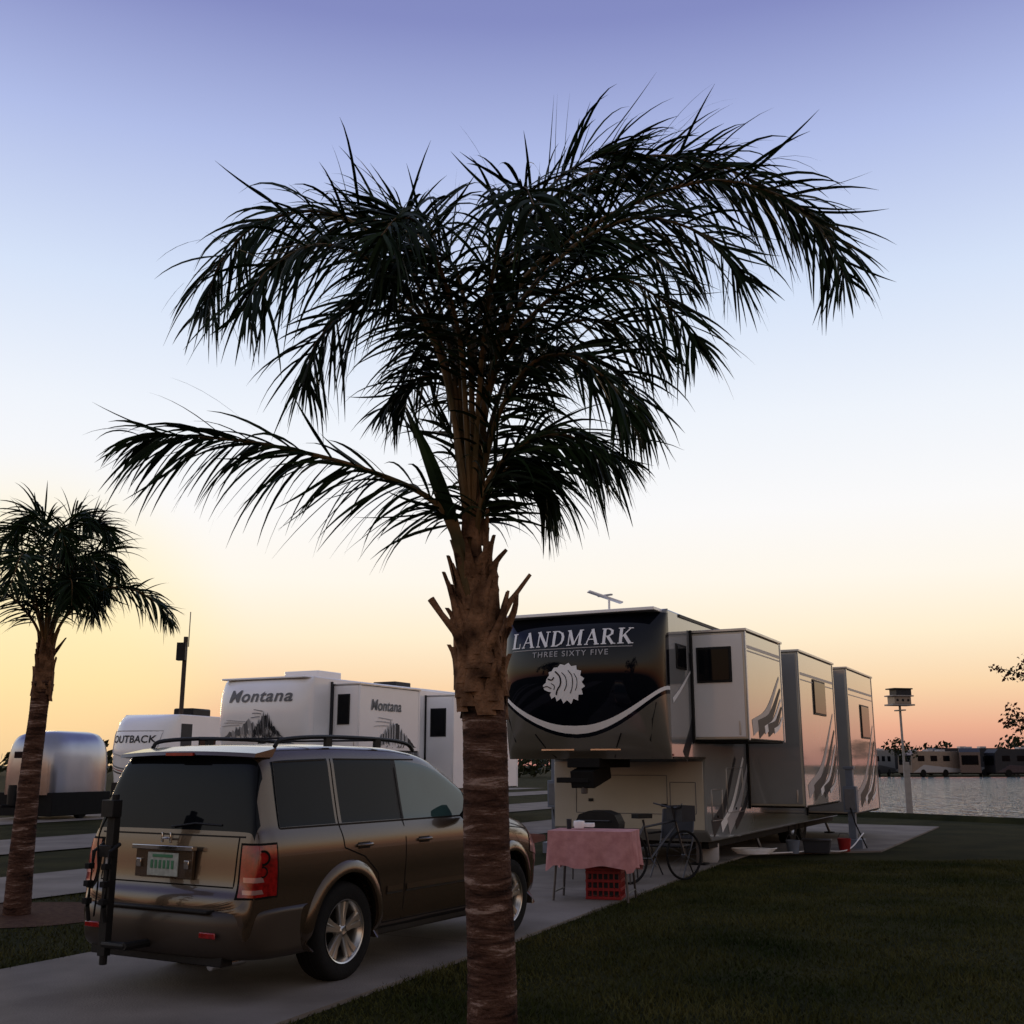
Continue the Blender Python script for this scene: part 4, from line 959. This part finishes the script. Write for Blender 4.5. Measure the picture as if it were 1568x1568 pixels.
up=empty('utility_pole',(-13.05,44,0)); b=B(); b.tube([(0,0,0),(0,0,6.6)],.09,'bark',8); b.box((-.1,-.1,6.0),(.35,.3,.7),'black'); b.tube([(.12,0,6.2),(.12,0,7.6)],.02,'steel',6); b.obj('pole',up)
# ---------------------------------------------------------------- far shore
def foliage(bd,c,r,n,k,rng,s=.3):
    for i in range(n):
        while True:
            p=Vector((rng.uniform(-1,1),rng.uniform(-1,1),rng.uniform(-1,1)))
            if .35<p.length<1: break
        p=Vector((c[0]+p.x*r[0],c[1]+p.y*r[1],c[2]+p.z*r[2]))
        a=Vector((rng.gauss(0,1),rng.gauss(0,1),rng.gauss(0,1))).normalized(); u=a.orthogonal().normalized(); w=a.cross(u)
        q=s*rng.uniform(.5,1.2)
        bd.add([p-u*q,p-w*q*.5,p+u*q,p+w*q*.5],[(0,1,2,3)],k)
rg_=random.Random(21)
def far_rv(x,y,rz,L,Hh,col,col2,nm='motorhome'):
    e=empty(nm,(x,y,0),rz); b=B()
    b.prism([(-L/2,.5),(-L/2+.1,Hh-.5),(-L/2+.6,Hh),(L/2-.2,Hh),(L/2,Hh-.2),(L/2,.5)],'Y',-1.25,1.25,col)
    b.prism([(-L/2+.2,.55),(-L/2+2,1.5),(L/2,1.0),(L/2,.55)],'Y',-1.27,1.27,col2)
    for i in range(int(L/2.2)): b.box((-L/2+1.6+i*2.1,-1.265,2.3),(1.1,.03,.7),'glass')
    b.box((-L/2+.02,0,2.1),(.1,2.0,1.2),'glass'); b.box((0,0,Hh+.12),(.9,.9,.25),'lgrey'); b.box((L/2-2,0,Hh+.12),(.9,.9,.25),'lgrey')
    for a in (-L/2+1.8,L/2-2.5): b.lathe([(.001,-.1),(.2,-.1),(.45,-.1),(.48,0),(.48,.1)],(a,-1.2,.48),'Y','rubber',18)
    b.box((0,0,.45),(L-.4,2.3,.2),'rvdark'); b.obj('coach',e,bevel=.08)
for x,y,rz,L,Hh,c1,c2 in [(54,146,.4,8,3.2,'tanrv','lgrey'),(60.5,149,1.2,10,3.6,'navy','tanrv'),(66,146,.15,9,3.5,'dgrey','navy'),(72.5,150,1.1,10,3.5,'lgrey','grey'),(78,147,.3,7,3.1,'white','redp'),(64,160,.1,10,3.8,'dgrey','grey'),(86,150,.2,9,3.5,'tanrv','dgrey'),(96,152,1,9,3.6,'lgrey','grey'),(49,152,.9,8,3.4,'grey','dgrey'),(40,150,.3,9,3.5,'lgrey','grey'),(30,152,.5,9,3.5,'tanrv','grey'),(69.5,163,.5,9,3.3,'lgrey','grey'),(76,165,.9,9,3.7,'tanrv','grey'),(58,163,.3,9,3.4,'dgrey','grey')]:
    far_rv(x,y,rz,L,Hh,c1,c2)
b=B()
for i in range(46):
    x=rg_.uniform(15,130); y=rg_.uniform(155,200); h=rg_.uniform(2.0,5.0)
    b.tube([(x,y,0),(x+.3,y,h)],[.2,.08],'bark',6); foliage(b,(x,y,h),(rg_.uniform(1.0,2.6),1.5,rg_.uniform(.8,1.6)),70,'leaf2',rg_,.45)
b.obj('tree_line',smooth=0,recalc=False)
def far_tree(x,y,h,r,n=260):
    e=empty('shoreline_tree',(x,y,0)); b=B(); b.tube([(0,0,0),(.1,0,h*.5),(0,0,h*.8)],[.18,.12,.05],'bark',8)
    for q in range(5): foliage(b,(rg_.uniform(-r,r)*.5,rg_.uniform(-r,r)*.5,h+rg_.uniform(-.6,.5)),(r*.6,r*.6,r*.5),n//5,'leaf2',rg_,.28)
    b.obj('crown_and_trunk',e,smooth=0,recalc=False)
far_tree(48.5,139,3.5,2.2); far_tree(69,143,3.2,1.0)
b=B()
for i in range(46):
    x=rg_.uniform(-140,10); y=rg_.uniform(120,170); h=rg_.uniform(2.0,3.6)
    foliage(b,(x,y,h*.6),(rg_.uniform(2,5),2,h*.55),80,'leaf2',rg_,.6)
b.obj('tree_line',smooth=0,recalc=False)
for x,y,c1 in [(-34,56,'white'),(-46,66,'tanrv')]: far_rv(x,y,R(60),9,3.4,c1,'grey','parked_trailer')
st=empty('shade_tree',(11.5,20.2,0)); b=B(); lf=B()
b.tube([(0,0,0),(.05,0,1.0),(0,0,2.0),(.1,0,3.2)],[.09,.075,.06,.03],'bark',10)
for tip in [(-2.1,.1,2.2),(-2.55,0,2.45),(-2.2,.2,2.3),(-1.9,0,3.05),(-2.45,-.1,3.30),(-2.1,.1,3.5),(-1.4,.3,3.9),(-1.0,-.3,4.2),(.6,.2,4.4),(1.3,.3,3.6),(1.5,-.4,2.8),(.2,1,3.8),(0,-1,3.6)]:
    pth=catmull([(0,0,1.3+.2*tip[2]),(tip[0]*.45,tip[1]*.5,1.3+.2*tip[2]+(tip[2]-1.6)*.45),tip],12)
    b.tube(pth,[.035*(1-i/13)+.004 for i in range(12)],'bark',6)
    for k in range(5,12):
        p=pth[k]
        for _ in range(4):
            e2=p+Vector((rg_.gauss(0,.10),rg_.gauss(0,.10),rg_.gauss(.02,.08))); b.tube([p,e2],.004,'bark',4)
            foliage(lf,e2,(.12,.12,.09),16,'leafr' if rg_.random()<.6 else 'leaf2',rg_,.045)
b.obj('branches',st); lf.obj('leaves',st,smooth=0,recalc=False)
# ---------------------------------------------------------------- world
w=bpy.data.worlds.new('World'); scene.world=w; w.use_nodes=True; nt=w.node_tree
bg=nt.nodes['Background']
tc=nt.nodes.new('ShaderNodeTexCoord'); sx=nt.nodes.new('ShaderNodeSeparateXYZ'); nt.links.new(tc.outputs['Generated'],sx.inputs[0])
def ramp(stops):
    r=nt.nodes.new('ShaderNodeValToRGB'); e=r.color_ramp.elements
    while len(e)>1: e.remove(e[0])
    e[0].position=stops[0][0]; e[0].color=(*s2l(stops[0][1]),1)
    for p,c in stops[1:]:
        x=e.new(p); x.color=(*s2l(c),1)
    return r
SUNAZ=R(-24)
A=ramp([(0,(200,138,126)),(.03,(236,176,146)),(.065,(250,214,172)),(.11,(255,238,208)),(.16,(255,248,236)),(.22,(251,250,250)),(.30,(239,244,252)),(.40,(214,227,249)),(.51,(176,189,232)),(.60,(133,141,196)),(.66,(124,132,186)),(.8,(132,138,172)),(1,(134,138,162))])
Bz=ramp([(0,(92,66,58)),(.04,(210,135,92)),(.09,(238,190,145)),(.16,(222,206,190)),(.26,(196,192,194)),(.45,(162,163,176)),(.7,(140,143,164)),(1,(134,138,162))])
nt.links.new(sx.outputs['Z'],A.inputs['Fac']); nt.links.new(sx.outputs['Z'],Bz.inputs['Fac'])
dot=nt.nodes.new('ShaderNodeVectorMath'); dot.operation='DOT_PRODUCT'; nt.links.new(tc.outputs['Generated'],dot.inputs[0]); dot.inputs[1].default_value=(math.sin(SUNAZ),math.cos(SUNAZ),0)
mr=nt.nodes.new('ShaderNodeMapRange'); mr.interpolation_type='SMOOTHSTEP'; mr.inputs['From Min'].default_value=-.45; mr.inputs['From Max'].default_value=.42
nt.links.new(dot.outputs['Value'],mr.inputs['Value'])
mx=nt.nodes.new('ShaderNodeMix'); mx.data_type='RGBA'; nt.links.new(mr.outputs['Result'],mx.inputs['Factor']); nt.links.new(Bz.outputs['Color'],mx.inputs['A']); nt.links.new(A.outputs['Color'],mx.inputs['B'])
d2=nt.nodes.new('ShaderNodeVectorMath'); d2.operation='DOT_PRODUCT'; nt.links.new(tc.outputs['Generated'],d2.inputs[0])
sd=Vector((math.sin(SUNAZ)*math.cos(R(4)),math.cos(SUNAZ)*math.cos(R(4)),math.sin(R(4)))); d2.inputs[1].default_value=sd
mg=nt.nodes.new('ShaderNodeMapRange'); mg.interpolation_type='SMOOTHSTEP'; mg.inputs['From Min'].default_value=.98; mg.inputs['From Max'].default_value=1; mg.inputs['To Max'].default_value=.6; nt.links.new(d2.outputs['Value'],mg.inputs['Value'])
mx2=nt.nodes.new('ShaderNodeMix'); mx2.data_type='RGBA'; nt.links.new(mg.outputs['Result'],mx2.inputs['Factor']); nt.links.new(mx.outputs['Result'],mx2.inputs['A']); mx2.inputs['B'].default_value=(*s2l((255,236,170)),1)
sky=nt.nodes.new('ShaderNodeTexSky'); sky.sky_type='NISHITA'; sky.sun_disc=False; sky.sun_elevation=R(1.5); sky.sun_rotation=SUNAZ
sc=nt.nodes.new('ShaderNodeVectorMath'); sc.operation='SCALE'; sc.inputs['Scale'].default_value=.002; nt.links.new(sky.outputs['Color'],sc.inputs[0])
ad=nt.nodes.new('ShaderNodeVectorMath'); ad.operation='ADD'; nt.links.new(mx2.outputs['Result'],ad.inputs[0]); nt.links.new(sc.outputs[0],ad.inputs[1])
nt.links.new(ad.outputs[0],bg.inputs['Color']); bg.inputs['Strength'].default_value=1.0
sun=bpy.data.lights.new('sun','SUN'); sun.energy=.25; sun.angle=R(6); sun.color=(1,.72,.45)
so=bpy.data.objects.new('sun',sun); COL.objects.link(so)
dirv=-Vector((math.sin(SUNAZ)*math.cos(R(3)),math.cos(SUNAZ)*math.cos(R(3)),math.sin(R(3)))); so.rotation_euler=dirv.to_track_quat('-Z','Y').to_euler()
# ---------------------------------------------------------------- camera
cam=bpy.data.cameras.new('camera'); co=bpy.data.objects.new('camera',cam); COL.objects.link(co)
co.location=(0,0,1.65); co.rotation_euler=(R(90+12.9),0,0); cam.sensor_width=36; cam.angle=2*math.atan(.466); cam.clip_end=3000; cam.clip_start=.05
scene.camera=co
scene.view_settings.view_transform='Standard'; scene.view_settings.look='None'; scene.view_settings.exposure=0
